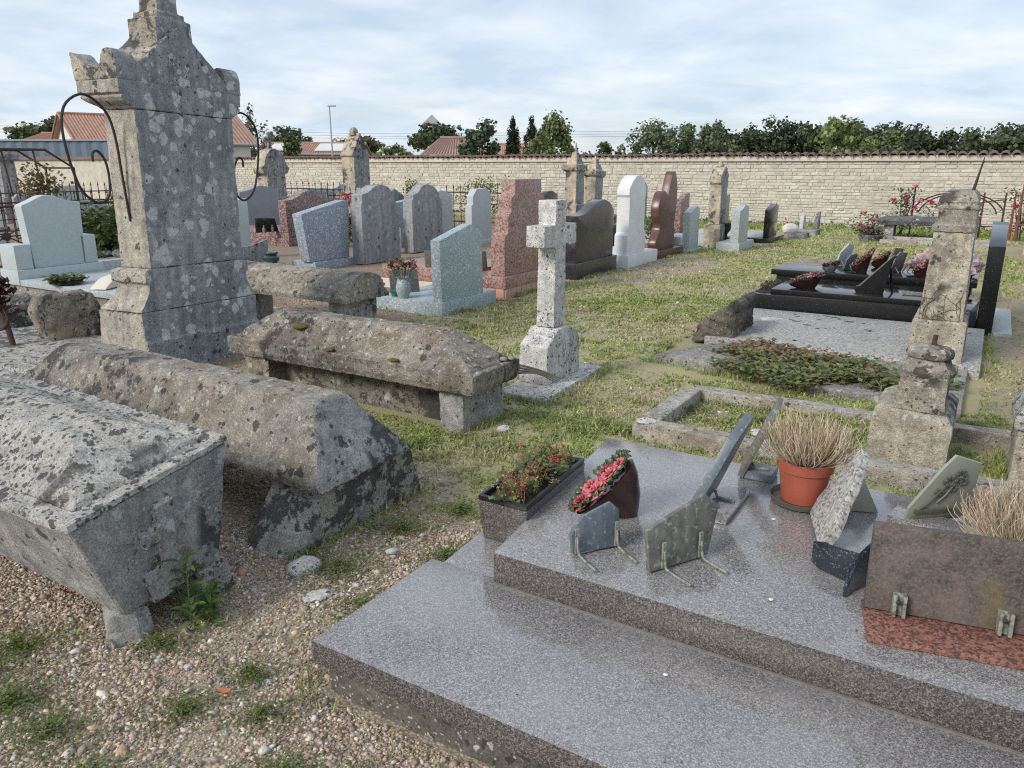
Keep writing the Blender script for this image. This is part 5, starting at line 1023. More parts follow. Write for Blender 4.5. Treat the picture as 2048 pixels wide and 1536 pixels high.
    headstone('smooth grey cement headstone with rounded top and sloping pale scratch', -8.8, 9.72, [(0, 0), (0, .99), (.03, 1.0), (.03, 1.13)] + curve2([(.05, 1.14), (.2, 1.17), (.34, 1.25), (.5, 1.28), (.68, 1.24), (.84, 1.12)], 4) + [(.86, 1.0), (.94, .95), (.96, 0)], .24, 'cement')
    headstone('blue granite headstone between the two cement headstones', -10.1, 12.05, [(0, 0), (0, .86), (.6, .94), (.62, 0)], .14, 'gr_blue2')
    F_ = thing('flower_pot', 'green pot of pink flowers between the two cement headstones', 'flower pot', -9.6, 11.35, .46); obj('pot', lathe([(.07, 0), (.09, .14), (.10, .15), (.08, .14), (0, .12)], 16), 'greenplastic', F_); bouquet(F_, .07, .13, 10, [(.60, .18, .28), (.62, .33, .38), (.05, .16, .05)], .05, .13)
    obj('stand', box(-.12, .12, -.12, .12, -.46, 0), 'marble', F_, .006)
    T = headstone('leaning wedge-shaped blue granite headstone with sloping top', -9.1, 8.74, [(.06, .115), (-.06, .862), (.10, .895), (.92, 1.045), (1.0, 1.035), (.96, .115)], .20, 'gr_blue2', (-.5, .02, .1, 1.18, .11), 'gr_blue2', .05)
    J = thing('green_jar', 'dark green glazed jar left of the wedge-shaped headstone', 'jar', -9.75, 8.55, .10); obj('jar', lathe([(.08, 0), (.12, .03), (.13, .08), (.10, .115), (.09, .125), (.115, .145), (.11, .165), (.08, .165), (0, .14)], 24), 'greentint', J)
    obj('stand', box(-.14, .14, -.14, .14, -.10, 0), 'gr_lt', J, .005)
    P = thing('memorial_plaque', 'grey plaque with curved top standing left of the dark green jar', 'plaque', -10.3, 8.3, .08, -10); obj('plate', prism([(0, 0), (0, .24)] + curve2([(.0, .24), (.3, .26), (.6, .34)], 3) + [(.6, 0)], -.03, 0), 'cement', P, .004)
    R_ = thing('grave_bed', 'low red flowered grave bed behind the rounded sarcophagus', 'grave bed', -10.2, 7.9); obj('border', box(-1.2, 0, -.3, 1.0, -.03, .07), 'cement', R_, .01); 
    n = 1200; V, F, C = weed_leaves(RNG.uniform(-1.1, -.05, n), RNG.uniform(-.2, .9, n), .07 + RNG.uniform(0, .08, n), RNG.uniform(.03, .06, n), np.array([(.30, .06, .06), (.16, .05, .045), (.05, .07, .03)])[RNG.integers(0, 3, n)]); raw('flowers', V, F, 'leaf', R_, C)['kind'] = 'stuff'
    T = headstone('rose granite headstone with swept wave top on a stepped tomb', -12.3, 11.3, [(0, .27), (0, .90)] + curve2([(0, .905), (.25, .93), (.5, 1.05), (.72, 1.09), (.95, 1.03), (1.2, .90), (1.32, .88)], 4) + [(1.34, .27)], .22, 'gr_pink2', (-2.4, .03, -.05, 1.4, .14), 'gr_pink2', .03, slab=(-2.3, -.03, .02, 1.34, .141, .268), slabmat='gr_pink2')
    P = thing('memorial_plaque', 'black plaque with figures on the rose granite tomb', 'plaque', -12.7, 11.2, .269, -8); obj('plate', prism([(-.35, 0), (-.35, .30), (.1, .27), (.18, 0)], -.03, 0), 'gr_black', P, .004)
    for k in (-.2, 0): obj('figure', lathe([(.03, 0), (.035, .08), (.012, .11), (.02, .13), (.005, .15)], 10, (.04, k, 0)), 'bracket', P)
    headstone('slate grey headstone with gently curved top right of the big monument', -15.4, 12.75, [(0, 0), (0, .97)] + curve2([(0, .975), (.3, 1.02), (.55, 1.10), (.85, 1.09), (1.2, .98)], 4) + [(1.22, 0)], .2, 'greystone')
    headstone('plain white stone slab just right of the big monument', -11.3, 9.15, [(0, .1), (0, 1.0), (.35, 1.03), (.36, .1)], .2, 'marble_bl', (-.5, .1, -.2, .75, .10), 'marble_bl', .03)
    headstone('pale blue clipped headstone before the far railings', -17, 16.3, [(0, 0), (0, .8), (.25, .95), (1.0, .92), (1.1, .8), (1.1, 0)], .16, 'gr_blue2')
    headstone('pale blue headstone with swallow curve left of the tall pointed stele', -17.4, 17.4, [(0, 0), (0, .95)] + curve2([(0, .955), (.3, .90), (.6, .90), (.9, 1.02), (1.1, 1.03)], 3) + [(1.12, 0)], .16, 'gr_lt')
    T = thing('limestone_stele', 'tall pointed limestone stele standing against the rubble wall', 'stele', -14.6, 15.85)
    obj('shaft', prism([(0, 0), (0, 1.80), (-.05, 1.84), (.10, 2.12), (.30, 2.42), (.5, 2.12), (.65, 1.84), (.60, 1.80), (.60, 0)], -.45, 0), 'stele_side', T, .015, 2, (.08, .02, 5), mat2='stele'); obj('finial', rects([(2.36, -.32, -.14, .2, .4), (2.5, -.3, -.16, .22, .38), (2.56, -.26, -.2, .26, .34)]), 'pillar_dark', T, .01)
    obj('base', box(-.6, .12, -.12, .74, -.05, .9), 'stele_side', T, .02, 2, (.1, .02, 5), mat2='stele')
    T = thing('limestone_stele', 'rounded limestone stele with scroll shoulders and small cross before the far wall', 'stele', -17, 15.0)
    obj('shaft', prism([(0, 0), (.02, 1.35), (-.10, 1.38), (-.14, 1.52), (-.05, 1.62), (.0, 1.80), (.16, 1.98), (.34, 2.04), (.52, 1.98), (.68, 1.80), (.73, 1.62), (.82, 1.52), (.78, 1.38), (.66, 1.35), (.68, 0)], -.4, 0), 'stele_side', T, .02, 2, (.09, .025, 5), mat2='stele')
    obj('cross', prism([(.30, 2.02), (.30, 2.25), (.20, 2.25), (.20, 2.33), (.30, 2.33), (.30, 2.46), (.38, 2.46), (.38, 2.33), (.48, 2.33), (.48, 2.25), (.38, 2.25), (.38, 2.02)], -.24, -.16), 'stele', T, .01); obj('base', box(-.55, .15, -.2, .88, -.05, .75), 'stele_side', T, .02, 2, (.1, .02, 5), mat2='stele')
    T = thing('stone_chapel_tomb', 'low gabled grey tomb behind the smooth cement headstone', 'tomb', -13.3, 15.4); obj('body', prism([(0, 0), (0, .75), (.5, 1.02), (1.0, .75), (1.0, 0)], -1.4, 0), 'cement', T, .01)
    # box of clutter: red umbels plant
    P = thing('valerian_plant', 'tall red flowering valerian beside the smooth cement headstone', 'plant', -11.2, 11.9); n = 500
    V, F, C = weed_leaves(RNG.normal(0, .12, n), RNG.normal(0, .14, n), RNG.uniform(.05, .62, n), RNG.uniform(.05, .1, n), np.array((.09, .15, .05)) * RNG.uniform(.6, 1.4, (n, 1)), 1.0); raw('foliage', V, F, 'leaf', P, C)
    n = 420; V, F, C = weed_leaves(RNG.normal(0, .09, n), RNG.normal(0, .10, n), RNG.uniform(.78, 1.05, n), RNG.uniform(.02, .05, n), np.array((.42, .04, .06)) * RNG.uniform(.6, 1.4, (n, 1)), 1.0); raw('flowers', V, F, 'petal', P, C)['kind'] = 'stuff'
    bm = bmesh.new(); [tube([(random.gauss(0, .05), random.gauss(0, .05), 0), (random.gauss(0, .08), random.gauss(0, .08), .85)], .006, 4, bm) for _ in range(9)]; obj('stems', bm, plain('green_stem', (.15, .2, .08), .7, .2), P)
    for l, u, v, r, h, c in (('bushy bright green shrub before the rubble wall left of the pink headstone', -12.6, 19.0, .75, 1.15, (.13, .17, .035)), ('small green shrub behind the mottled cement headstone', -12.9, 16.3, .35, 1.15, (.12, .15, .04)), ('small yellow-green shrub against the wall beside the brown cross', -5.8, 15.3, .30, .62, (.10, .14, .04)), ('low shrub between the two cement headstones', -13.0, 15.0, .25, 1.1, (.17, .17, .06))): shrub(l, u, v, r, h, c)
    # plastic and pots clutter between rows
    for k, (l, u, v, mat) in enumerate((('cream flower heap behind the white headstone', -6.3, 13.9, 'creamstone'), ('brown grave slab left of the white headstone', -8.0, 15.4, 'gr_brown'), ('grey grave slab between the dark and white headstones', -6.6, 12.2, 'cement'), ('pale grave slab behind the curved light grey headstone', -5.4, 16.0, 'gr_lt'), ('black framed grave slab behind the black headstone', -4.9, 17.6, 'gr_lt'), ('dark grave slab behind the grey clipped headstone', -9.8, 21.4, 'gr_brown'))):
        if k == 0:
            P = thing('flower_heap', l, 'flowers', u, v, .5); bouquet(P, .14, .16, 14, [(.6, .45, .36), (.55, .35, .28), (.2, .22, .08)], .07); obj('pot', lathe([(.1, -.5), (.14, -.05), (.12, 0), (0, 0)], 16), 'gr_dark', P)
        else:
            P = thing('grave_slab', l, 'slab', u, v); obj('slab', box(-.9, .7, -.4, .55, 0, .16 if k > 1 else .3), mat, P, .008)
    P = thing('memorial_plaque', 'grey tilted plaque on thin legs left of the white headstone', 'plaque', -6.0, 11.9, .18, -20); pl = obj('plate', box(-.015, .015, 0, .4, .12, .42), 'slategrey', P, .004); pl.rotation_euler = (0, R(-22), 0)
    for k in (.05, .3): obj('leg', tube([(-.03, k, .15), (.03, k, 0)], .008, 5), 'irondark', P)

def bouquet(P, r, h, n, cols, s, z0=0):
    V, F, C = [], [], []; k = 0; sb = bmesh.new()
    for i in range(n):
        a = random.uniform(0, 6.28); q = random.random() ** .5 * r; c = (math.cos(a) * q, math.sin(a) * q, z0 + h * random.uniform(.75, 1.05)); tube([(c[0] * .15, c[1] * .15, z0 * .8 - .1), c], .003, 4, sb)
        m = 22; v, f, cc = weed_leaves(c[0] + RNG.normal(0, s * .3, m), c[1] + RNG.normal(0, s * .3, m), c[2] + RNG.normal(0, s * .25, m), RNG.uniform(.5, 1, m) * s, np.array(random.choice(cols)) * RNG.uniform(.6, 1.35, (m, 1)), 1.2); V.append(v); F.append(f + k); C.append(cc); k += len(v)
    raw('flower_heads', np.concatenate(V), np.concatenate(F), 'petal', P, np.concatenate(C)); obj('stems', sb, plain('stem_brown', (.10, .08, .05), .8, .2), P)
def shrub(label, u, v, r, h, c, name='shrub', leaf=.05, n=1800, cat='shrub'):
    P = thing(name, label, cat, u, v); m = 26; ce = [(random.gauss(0, r * .45), random.gauss(0, r * .45), h * random.uniform(.25, .92)) for _ in range(m)]; id_ = RNG.integers(0, m, n); ce = np.array(ce)[id_]
    p = ce + RNG.normal(0, 1, (n, 3)) * np.array((r * .2, r * .2, h * .10)); p[:, 2] = np.clip(p[:, 2], .02, None)
    V, F, C = weed_leaves(p[:, 0], p[:, 1], p[:, 2], RNG.uniform(.6, 1.3, n) * leaf * (1 + r * .3), np.array(c) * RNG.uniform(.55, 1.4, (n, 1)) * (.8 + .4 * RNG.random((m, 1)))[id_], 1.1); raw('foliage', V, F, 'leaf', P, C)
    bm = bmesh.new(); [tube([(0, 0, 0), (random.gauss(0, r * .3), random.gauss(0, r * .3), h * .6)], .012, 5, bm, .004) for _ in range(6)]; obj('stems', bm, 'bark', P); return P
build_rows()

# ------------------------------------------------------------------ left edge: pale tomb, ironwork, ivy
def railing(label, u, v, rot, length, h, spacing, mat='iron', spikes=True, scroll=True, cross=False):
    T = thing('iron_railing', label, 'railing', u, v, 0, rot)
    obj('rail', tube([(0, 0, h * .9), (length, 0, h * .9)], .014, 6), mat, T); obj('rail', tube([(0, 0, h * .15), (length, 0, h * .15)], .014, 6), mat, T)
    if scroll: obj('rail', tube([(0, 0, h * .62), (length, 0, h * .62)], .010, 6), mat, T)
    n = int(length / spacing); me = None
    bm = tube([(0, 0, 0), (0, 0, h)], .010, 6)
    if spikes: lathe([(.002, h), (.022, h + .03), (.012, h + .06), (.002, h + .12)], 6, (0, 0, 0), bm)
    for i in range(n + 1):
        if i == 0: p = obj('bar', bm, mat, T); me = p.data
        else: p = bpy.data.objects.new('bar', me); COL.objects.link(p); p.parent = T
        p.location = (i * length / n, 0, 0)
    if scroll:
        bm = bmesh.new(); pts = [(math.cos(a) * .075 * (1 - a / 14), 0, math.sin(a) * .075 * (1 - a / 14)) for a in np.linspace(0, 9, 22)]; tube(pts, .006, 4, bm); s0 = obj('scroll', bm, mat, T); s0.location = (length / n * .5, 0, h * .76)
        for i in range(1, n): s = bpy.data.objects.new('scroll', s0.data); COL.objects.link(s); s.parent = T; s.location = (length / n * (i + .5), 0, h * .76)
    return T
def build_left():
    T = thing('pale_marble_tomb', 'pale blue-white marble tomb with broad curved headstone at the left', 'tomb', -9.65, 4.72); T.scale = (1, .80, .97)
    # local x to the foot here is +x (towards the viewer)
    obj('plinth', box(-.35, 1.9, -.02, 1.25, -.05, .24), 'sarc', T, .01); obj('ledger', box(.02, 2.0, -.06, 1.3, .241, .31), 'gr_lt', T, .006)
    obj('base', box(-.40, .0, -.06, 1.25, .241, .42), 'marble_bl', T, .008)
    hs = [(.24, .421), (.18, 1.17), (.20, 1.185)] + curve2([(.22, 1.19), (.34, 1.23), (.5, 1.285), (.66, 1.285), (.82, 1.235), (1.0, 1.205), (1.06, 1.20)], 4) + [(1.02, .421)]
    obj('slab', prism(hs, -.22, -.06), 'marble_bl', T, .008); obj('side_block', box(-.36, -.03, -.04, .20, .421, .72), 'marble_bl', T, .01); obj('side_block', box(-.36, -.06, .98, 1.22, .421, .78), 'marble_bl', T, .01)
    Z = .312
    W = thing('flower_wreath', 'round wreath of green leaves with purple and cream flowers on the pale ledger', 'wreath', -8.85, 4.78, Z); n = 900; a = RNG.uniform(0, 6.28, n); rr = .13 + RNG.normal(0, .035, n)
    V, F, C = weed_leaves(np.cos(a) * rr, np.sin(a) * rr, np.abs(RNG.normal(.04, .02, n)), RNG.uniform(.03, .055, n), np.array([(.07, .10, .025), (.12, .15, .05), (.10, .05, .10), (.45, .40, .25)])[RNG.choice(4, n, p=[.5, .3, .12, .08])]); raw('foliage', V, F, 'leaf', W, C); obj('ring', lathe([(.10, 0), (.17, .005), (.17, .03), (.10, .035)], 24), 'irondark', W)
    B = thing('marble_book', 'open cream marble book on the pale ledger', 'book', -8.1, 4.72, Z, 25); obj('pages', prism([(-.02, 0), (.0, .02), (.14, .085), (.19, .10), (.33, .115), (.35, .09), (.33, .0)], -.10, .08), 'creamstone', B, .006)
    P = thing('memorial_plaque', 'low dark rectangular plaque behind the cream book', 'plaque', -8.35, 5.3, Z); obj('plate', box(-.02, .02, -.1, .25, 0, .15), 'slategrey', P, .004)
    P = thing('memorial_plaque', 'grey leaf-shaped slate plaque left of the big monument', 'plaque', -7.78, 5.2, Z, 10); obj('plate', prism(curve2([(.0, 0), (-.10, .12), (-.10, .25), (-.02, .34), (.0, .46)], 4) + curve2([(.05, .44), (.05, .30), (.12, .18), (.10, .05)], 4), -.02, 0), 'slateblue', P, .004); obj('base', box(-.05, .12, -.1, .3, 0, .02), 'slategrey', P, .002)
    P = thing('granite_star', 'black granite star-topped plaque against the big monument', 'plaque', -7.6, 5.55, Z); obj('plate', prism([(0, .0), (-.02, .12), (-.14, .2), (0, .24), (.06, .38), (.12, .24), (.26, .2), (.14, .12), (.12, 0)], -.03, 0), 'gr_black', P, .003)
    # leaning rusty cross at the edge
    T = thing('iron_cross', 'rusty iron cross leaning at the left edge of the picture', 'cross', -6.55, 2.98, .15, 0, None, (0, 0)); T.location = (-4.03, 6.08, .15); T.rotation_euler = (0, R(-7.5), 0)
    obj('pole', tube([(0, 0, -.15), (0, 0, 1.0)], .022, 8), 'iron', T); obj('arm', tube([(-.3, 0, .95), (.25, 0, .95)], .018, 8), 'iron', T); obj('ring', tube([(-.06 + .10 * math.cos(a), -.02, .30 + .11 * math.sin(a)) for a in np.linspace(0, 6.28, 20)], .014, 6), 'iron', T)
    n = 130; V, F, C = weed_leaves(RNG.normal(.0, .05, n), RNG.normal(0, .05, n), RNG.normal(.47, .08, n), RNG.uniform(.05, .09, n), np.array((.045, .022, .02)) * RNG.uniform(.6, 1.5, (n, 1)), 1.2); raw('iron_leaves', V, F, 'leaf', T, C)
    # star-braced iron fence behind the pale headstone
    T = thing('iron_fence', 'rusty iron grave fence with star-braced panels behind the pale marble tomb', 'fence', -11.6, 3.0, 0, 90)
    for k in range(3):
        x = k * 1.7
        obj('rail', tube([(x, 0, 1.05), (x + 1.7, 0, 1.05)], .018, 6), 'iron', T); obj('rail', tube([(x, 0, .25), (x + 1.7, 0, .25)], .015, 6), 'iron', T); obj('post', tube([(x, 0, 0), (x, 0, 1.12)], .028, 8), 'iron', T)
        c = (x + .85, 0, .65); bm = bmesh.new()
        for e in ((x + .1, 1.05), (x + .1, .25), (x + 1.6, 1.05), (x + 1.6, .25), (x + .85, 1.05), (x + .85, .25), (x + .1, .65), (x + 1.6, .65)): tube([c, (e[0], 0, e[1])], .009, 5, bm)
        obj('brace', bm, 'irondark', T); obj('boss', lathe([(.0, -.02), (.06, -.02), (.06, .02), (.0, .03)], 12), 'iron', T).matrix_local = Matrix.Translation(c) @ Matrix.Rotation(R(90), 4, 'X')
    obj('crown', prism_y([(-.3, 1.12), (-.32, 1.32), (-.2, 1.27), (-.14, 1.38), (-.05, 1.3), (.1, 1.33), (.32, 1.3), (.3, 1.12), (.1, 1.10), (.05, .95), (-.05, .95), (-.1, 1.10)], -.02, .02), 'irondark', T).location = (.55, 0, 0)
    shrub('dense dark green ivy mound behind the pale marble tomb', -11.4, 6.75, .62, .98, (.085, .13, .035), 'ivy_mound', .075, 2600, 'ivy')
    # iron canopy frame over a far grave
    T = thing('iron_canopy', 'rusty iron grave canopy frame with sloping side bars', 'grave canopy', -13.9, 6.3, 0, 0); bm = bmesh.new()
    fr = [(0, 0, .2), (.0, .0, 1.55), (-.0, .45, 1.85), (0, 1.2, 1.85), (0, 1.65, 1.55), (0, 1.65, .2)]; obj('arch', tube(fr, .022, 6), 'iron', T); obj('arch', tube([(x - .9, y, z) for x, y, z in fr], .022, 6), 'iron', T)
    for y, z in ((0, 1.55), (.45, 1.85), (1.2, 1.85), (1.65, 1.55)): obj('purlin', tube([(0, y, z), (-.9, y, z)], .016, 6), 'iron', T)
    for y in (.5, 1.0): obj('hanger', tube([(0, y, 1.85), (.03, y + .05, 1.1)], .016, 6), 'iron', T)
    n = 700; V, F, C = weed_leaves(RNG.normal(-.2, .2, n), RNG.normal(1.1, .16, n), RNG.normal(1.25, .16, n), RNG.uniform(.04, .09, n), np.array([(.16, .13, .05), (.25, .12, .06), (.10, .12, .04)])[RNG.integers(0, 3, n)], 1.1)
    P = thing('climbing_rose', 'browning climbing rose on the rusty canopy frame', 'plant', -13.9, 6.3); raw('foliage', V, F, 'leaf', P, C); obj('stem', tube(spline([(-.2, 1.1, 0), (-.15, 1.0, .6), (-.2, 1.1, 1.3)], 4), .018, 5), 'bark', P)
    railing('far rusty railing with spikes behind the ivy mound', -15.2, 5.0, 88, 5.5, 1.05, .16); railing('rusty railing along the far left graves', -19, 5.5, 88, 8, 1.1, .17, scroll=False)
    railing('scrolled rusty railing before the rubble wall', -18.6, 16.2, 4, 3.6, 1.05, .22); railing('short dark railing beside the pale blue headstone', -14.4, 14.6, 88, 1.6, .95, .2, 'irondark'); railing('scrolled black railing behind the pale grey clipped headstone', -12.6, 17.2, 0, 2.8, 1.0, .22, 'irondark')
    for k, (l, u, v, w_, h, mat) in enumerate((('pale blue clipped headstone behind the star-braced fence', -13.6, 4.35, .85, 1.0, 'gr_lt'), ('blue granite headstone partly behind the ivy mound', -14.6, 8.0, 1.0, .95, 'gr_blue2'), ('white gabled headstone far left before the plain wall', -22, 9.0, .9, 1.1, 'marble'), ('grey headstone beside the white gabled one far left', -21, 10.4, .9, .9, 'greystone'), ('white low headstone below the canopy frame', -16.8, 7.2, .9, .8, 'marble'), ('pale headstone far beyond the canopy', -24, 13, 1, 1.0, 'gr_lt'))):
        headstone(l, u, v, [(0, 0), (0, h * .88), (.15, h), (w_ - .15, h), (w_, h * .88), (w_, 0)], .16, mat)
    T = thing('limestone_stele', 'thin far limestone stele beyond the canopy frame', 'stele', -24, 11.6); obj('shaft', rects([(0, -.5, 0, 0, .6), (.7, -.5, 0, 0, .6), (.72, -.42, -.08, .08, .52), (1.7, -.4, -.1, .1, .5), (1.75, -.5, 0, 0, .6), (1.9, -.5, 0, 0, .6), (2.1, -.3, -.2, .22, .38)]), 'stele', T, .01)
    for k, (l, u, v, a, b, h) in enumerate((('flat pale tomb slab behind the pale marble tomb', -10.6, 6.0, 1.6, .9, .30), ('flat grey tomb slab beside the ivy mound', -10.2, 7.2, .9, .7, .25))):
        T = thing('tomb_slab', l, 'slab', u, v); obj('slab', box(-a, 0, 0, b, -.05, h), 'gr_lt' if k == 0 else 'slab_old', T, .01)
    T = thing('rubble_pile', 'broken stone pieces heaped on the flat pale tomb slab', 'rubble', -11.2, 6.4, .3)
    for j in range(7):
        bm = bmesh.new(); bmesh.ops.create_icosphere(bm, subdivisions=2, radius=random.uniform(.06, .13), matrix=Matrix.Translation((random.uniform(-.3, .5), random.uniform(-.25, .4), .05)) @ Matrix.Diagonal((1.3, 1, .6, 1))); obj('piece', bm, 'stele', T, 0, 2, (.06, .03, 9))
    F_ = thing('flower_bunch', 'small pink flower bunch behind the rusty leaning cross', 'flowers', -8.7, 3.6, .3); bouquet(F_, .08, .14, 8, [(.5, .12, .2), (.55, .3, .35), (.1, .15, .06)], .05)
build_left()

# ------------------------------------------------------------------ far right by the wall
def build_far_right():
    T = thing('table_tomb', 'dark stone table tomb on legs before the wall at the right', 'tomb', -2.25, 19.55)
    obj('top', rects([(.30, 0, 1.75, 0, .8), (.36, -.02, 1.77, -.02, .82), (.40, -.04, 1.79, -.04, .84), (.47, .1, 1.65, .12, .68)]), limestone('table_tomb_stone', (.12, .12, .115), (.075, .075, .078), (.36, .6), .7, 9, .5, 10), T, .01, 2, (.1, .01, 6))
    for x in (.15, 1.4): obj('leg', box(x, x + .2, .1, .7, -.05, .30), 'stele', T, .012)
    P = thing('flower_trough', 'low trough of purple leaved plants at the end of the dark table tomb', 'planter', -2.25, 18.8); obj('trough', lathe([(.22, 0), (.28, .12), (.25, .13), (0, .1)], 20), 'stele', P)
    n = 260; V, F, C = weed_leaves(RNG.normal(0, .14, n), RNG.normal(0, .12, n), RNG.uniform(.1, .28, n), RNG.uniform(.05, .1, n), np.array([(.12, .06, .07), (.10, .10, .06), (.2, .17, .15)])[RNG.integers(0, 3, n)], 1.0); raw('foliage', V, F, 'leaf', P, C)
    T = thing('iron_arch', 'low rusty iron grave arch before the wall', 'grave arch', -1.75, 20.9); 
    for r, z in ((.95, .32), (.80, .30)): obj('hoop', tube([(1.0 + r * math.cos(a), 0, .45 + z * 1.7 * math.sin(a)) for a in np.linspace(.15, 2.99, 24)], .016, 6), 'iron', T)
    obj('hoop', tube(spline([(.2, 0, .85), (.5, 0, .75), (.8, 0, .45), (.85, 0, .2)], 4), .014, 6), 'iron', T); obj('hoop', tube(spline([(1.9, 0, .85), (1.4, 0, .75), (1.05, 0, .45), (1.0, 0, .2)], 4), .014, 6), 'iron', T)
    for x in (.08, 1.5, 1.92): obj('post', tube([(x, 0, 0), (x, 0, 1.0 if x > 1.4 else 1.1)], .02, 6), 'iron', T)
    obj('rail', tube([(0, 0, .25), (2, 0, .25)], .014, 6), 'iron', T)
    def rosebush(label, u, v, n, sx, h, nb):
        P = thing('rose_bush', label, 'rose bush', u, v); x = RNG.normal(0, sx, n); y = RNG.normal(0, .15, n); z = RNG.uniform(.1, 1, n) ** .8 * h
        V, F, C = weed_leaves(x, y, z, RNG.uniform(.04, .08, n), np.array((.10, .14, .045)) * RNG.uniform(.55, 1.4, (n, 1)), 1.1); raw('foliage', V, F, 'leaf', P, C)
        for j in range(nb):
            c = (random.gauss(0, sx * 1.2), random.gauss(-.1, .1), random.uniform(.3, 1.08) * h); m = 40; v_, f, cc = weed_leaves(c[0] + RNG.normal(0, .028, m), c[1] + RNG.normal(0, .028, m), c[2] + RNG.normal(0, .026, m), RNG.uniform(.04, .07, m), np.array(random.choice([(.62, .12, .24), (.62, .20, .30), (.60, .10, .12)])) * RNG.uniform(.7, 1.3, (m, 1)), 1.2); raw('blossom', v_, f, 'petal', P, cc)
        bm = bmesh.new(); [tube([(random.gauss(0, .03), 0, 0), (random.gauss(0, sx), random.gauss(0, .1), h * .9)], .01, 5, bm, .005) for _ in range(7)]; obj('stems', bm, 'bark', P)
    rosebush('pink rose bush at the left end of the iron arch', -1.85, 20.75, 420, .14, 1.05, 5); rosebush('low pink roses spreading under the iron arch', -.9, 20.7, 420, .42, .75, 7); rosebush('red rose bush half hidden by the tall cream stele', .95 - .4, 20.6, 420, .2, 1.1, 7); rosebush('pale pink roses sprawling left of the dark table tomb', -2.5, 20.4, 160, .2, .5, 4)
    T = thing('iron_gate_posts', 'red rusted iron posts and scroll railing at the right edge', 'railing', .62, 20.3)
    for x in (-.28, -.16): obj('post', tube([(x, 0, 0), (x, 0, 1.05 + .25 * (x > -.2))], .035, 8, None, .012), 'ironred', T)
    for z in (.35, .80, .98): obj('rail', tube([(-.2, 0, z), (1.8, 0, z)], .016, 6), 'ironred', T)
    for x in (.3, .8, 1.3): obj('scroll', tube([(x + math.cos(a) * .16 * (1 - a / 14), 0, .6 + math.sin(a) * .16 * (1 - a / 14)) for a in np.linspace(0, 9, 24)], .01, 5), 'ironred', T)
    for k, (l, u, v, h) in enumerate((('grey kerbed grave at the right edge behind the black headstone', .75, 14.8, .45), ('mossy low grave frame far right', .55, 17.2, .14))):
        T = thing('kerbed_grave', l, 'grave', u, v); obj('kerb', box(0, 1.9, 0, .18, -.05, h * .5), 'stele_side', T, .015, 2, (.1, .02, 6), mat2='stele'); obj('kerb', box(0, .18, .182, 1.1, -.05, h * .5), 'stele_side', T, .015, 2, (.1, .02, 6), mat2='stele'); obj('head', box(.2, .7, .3, .8, 0, h), 'slab_old', T, .015)
    S_ = thing('kerb_frame', 'pale stone kerb frame below the dark table tomb', 'grave kerb', -2.0, 18.2); obj('kerb', box(0, 2.0, 0, .12, -.05, .08), 'kerb', S_, .01); obj('kerb', box(0, 2.0, .9, 1.02, -.05, .08), 'kerb', S_, .01)
build_far_right()

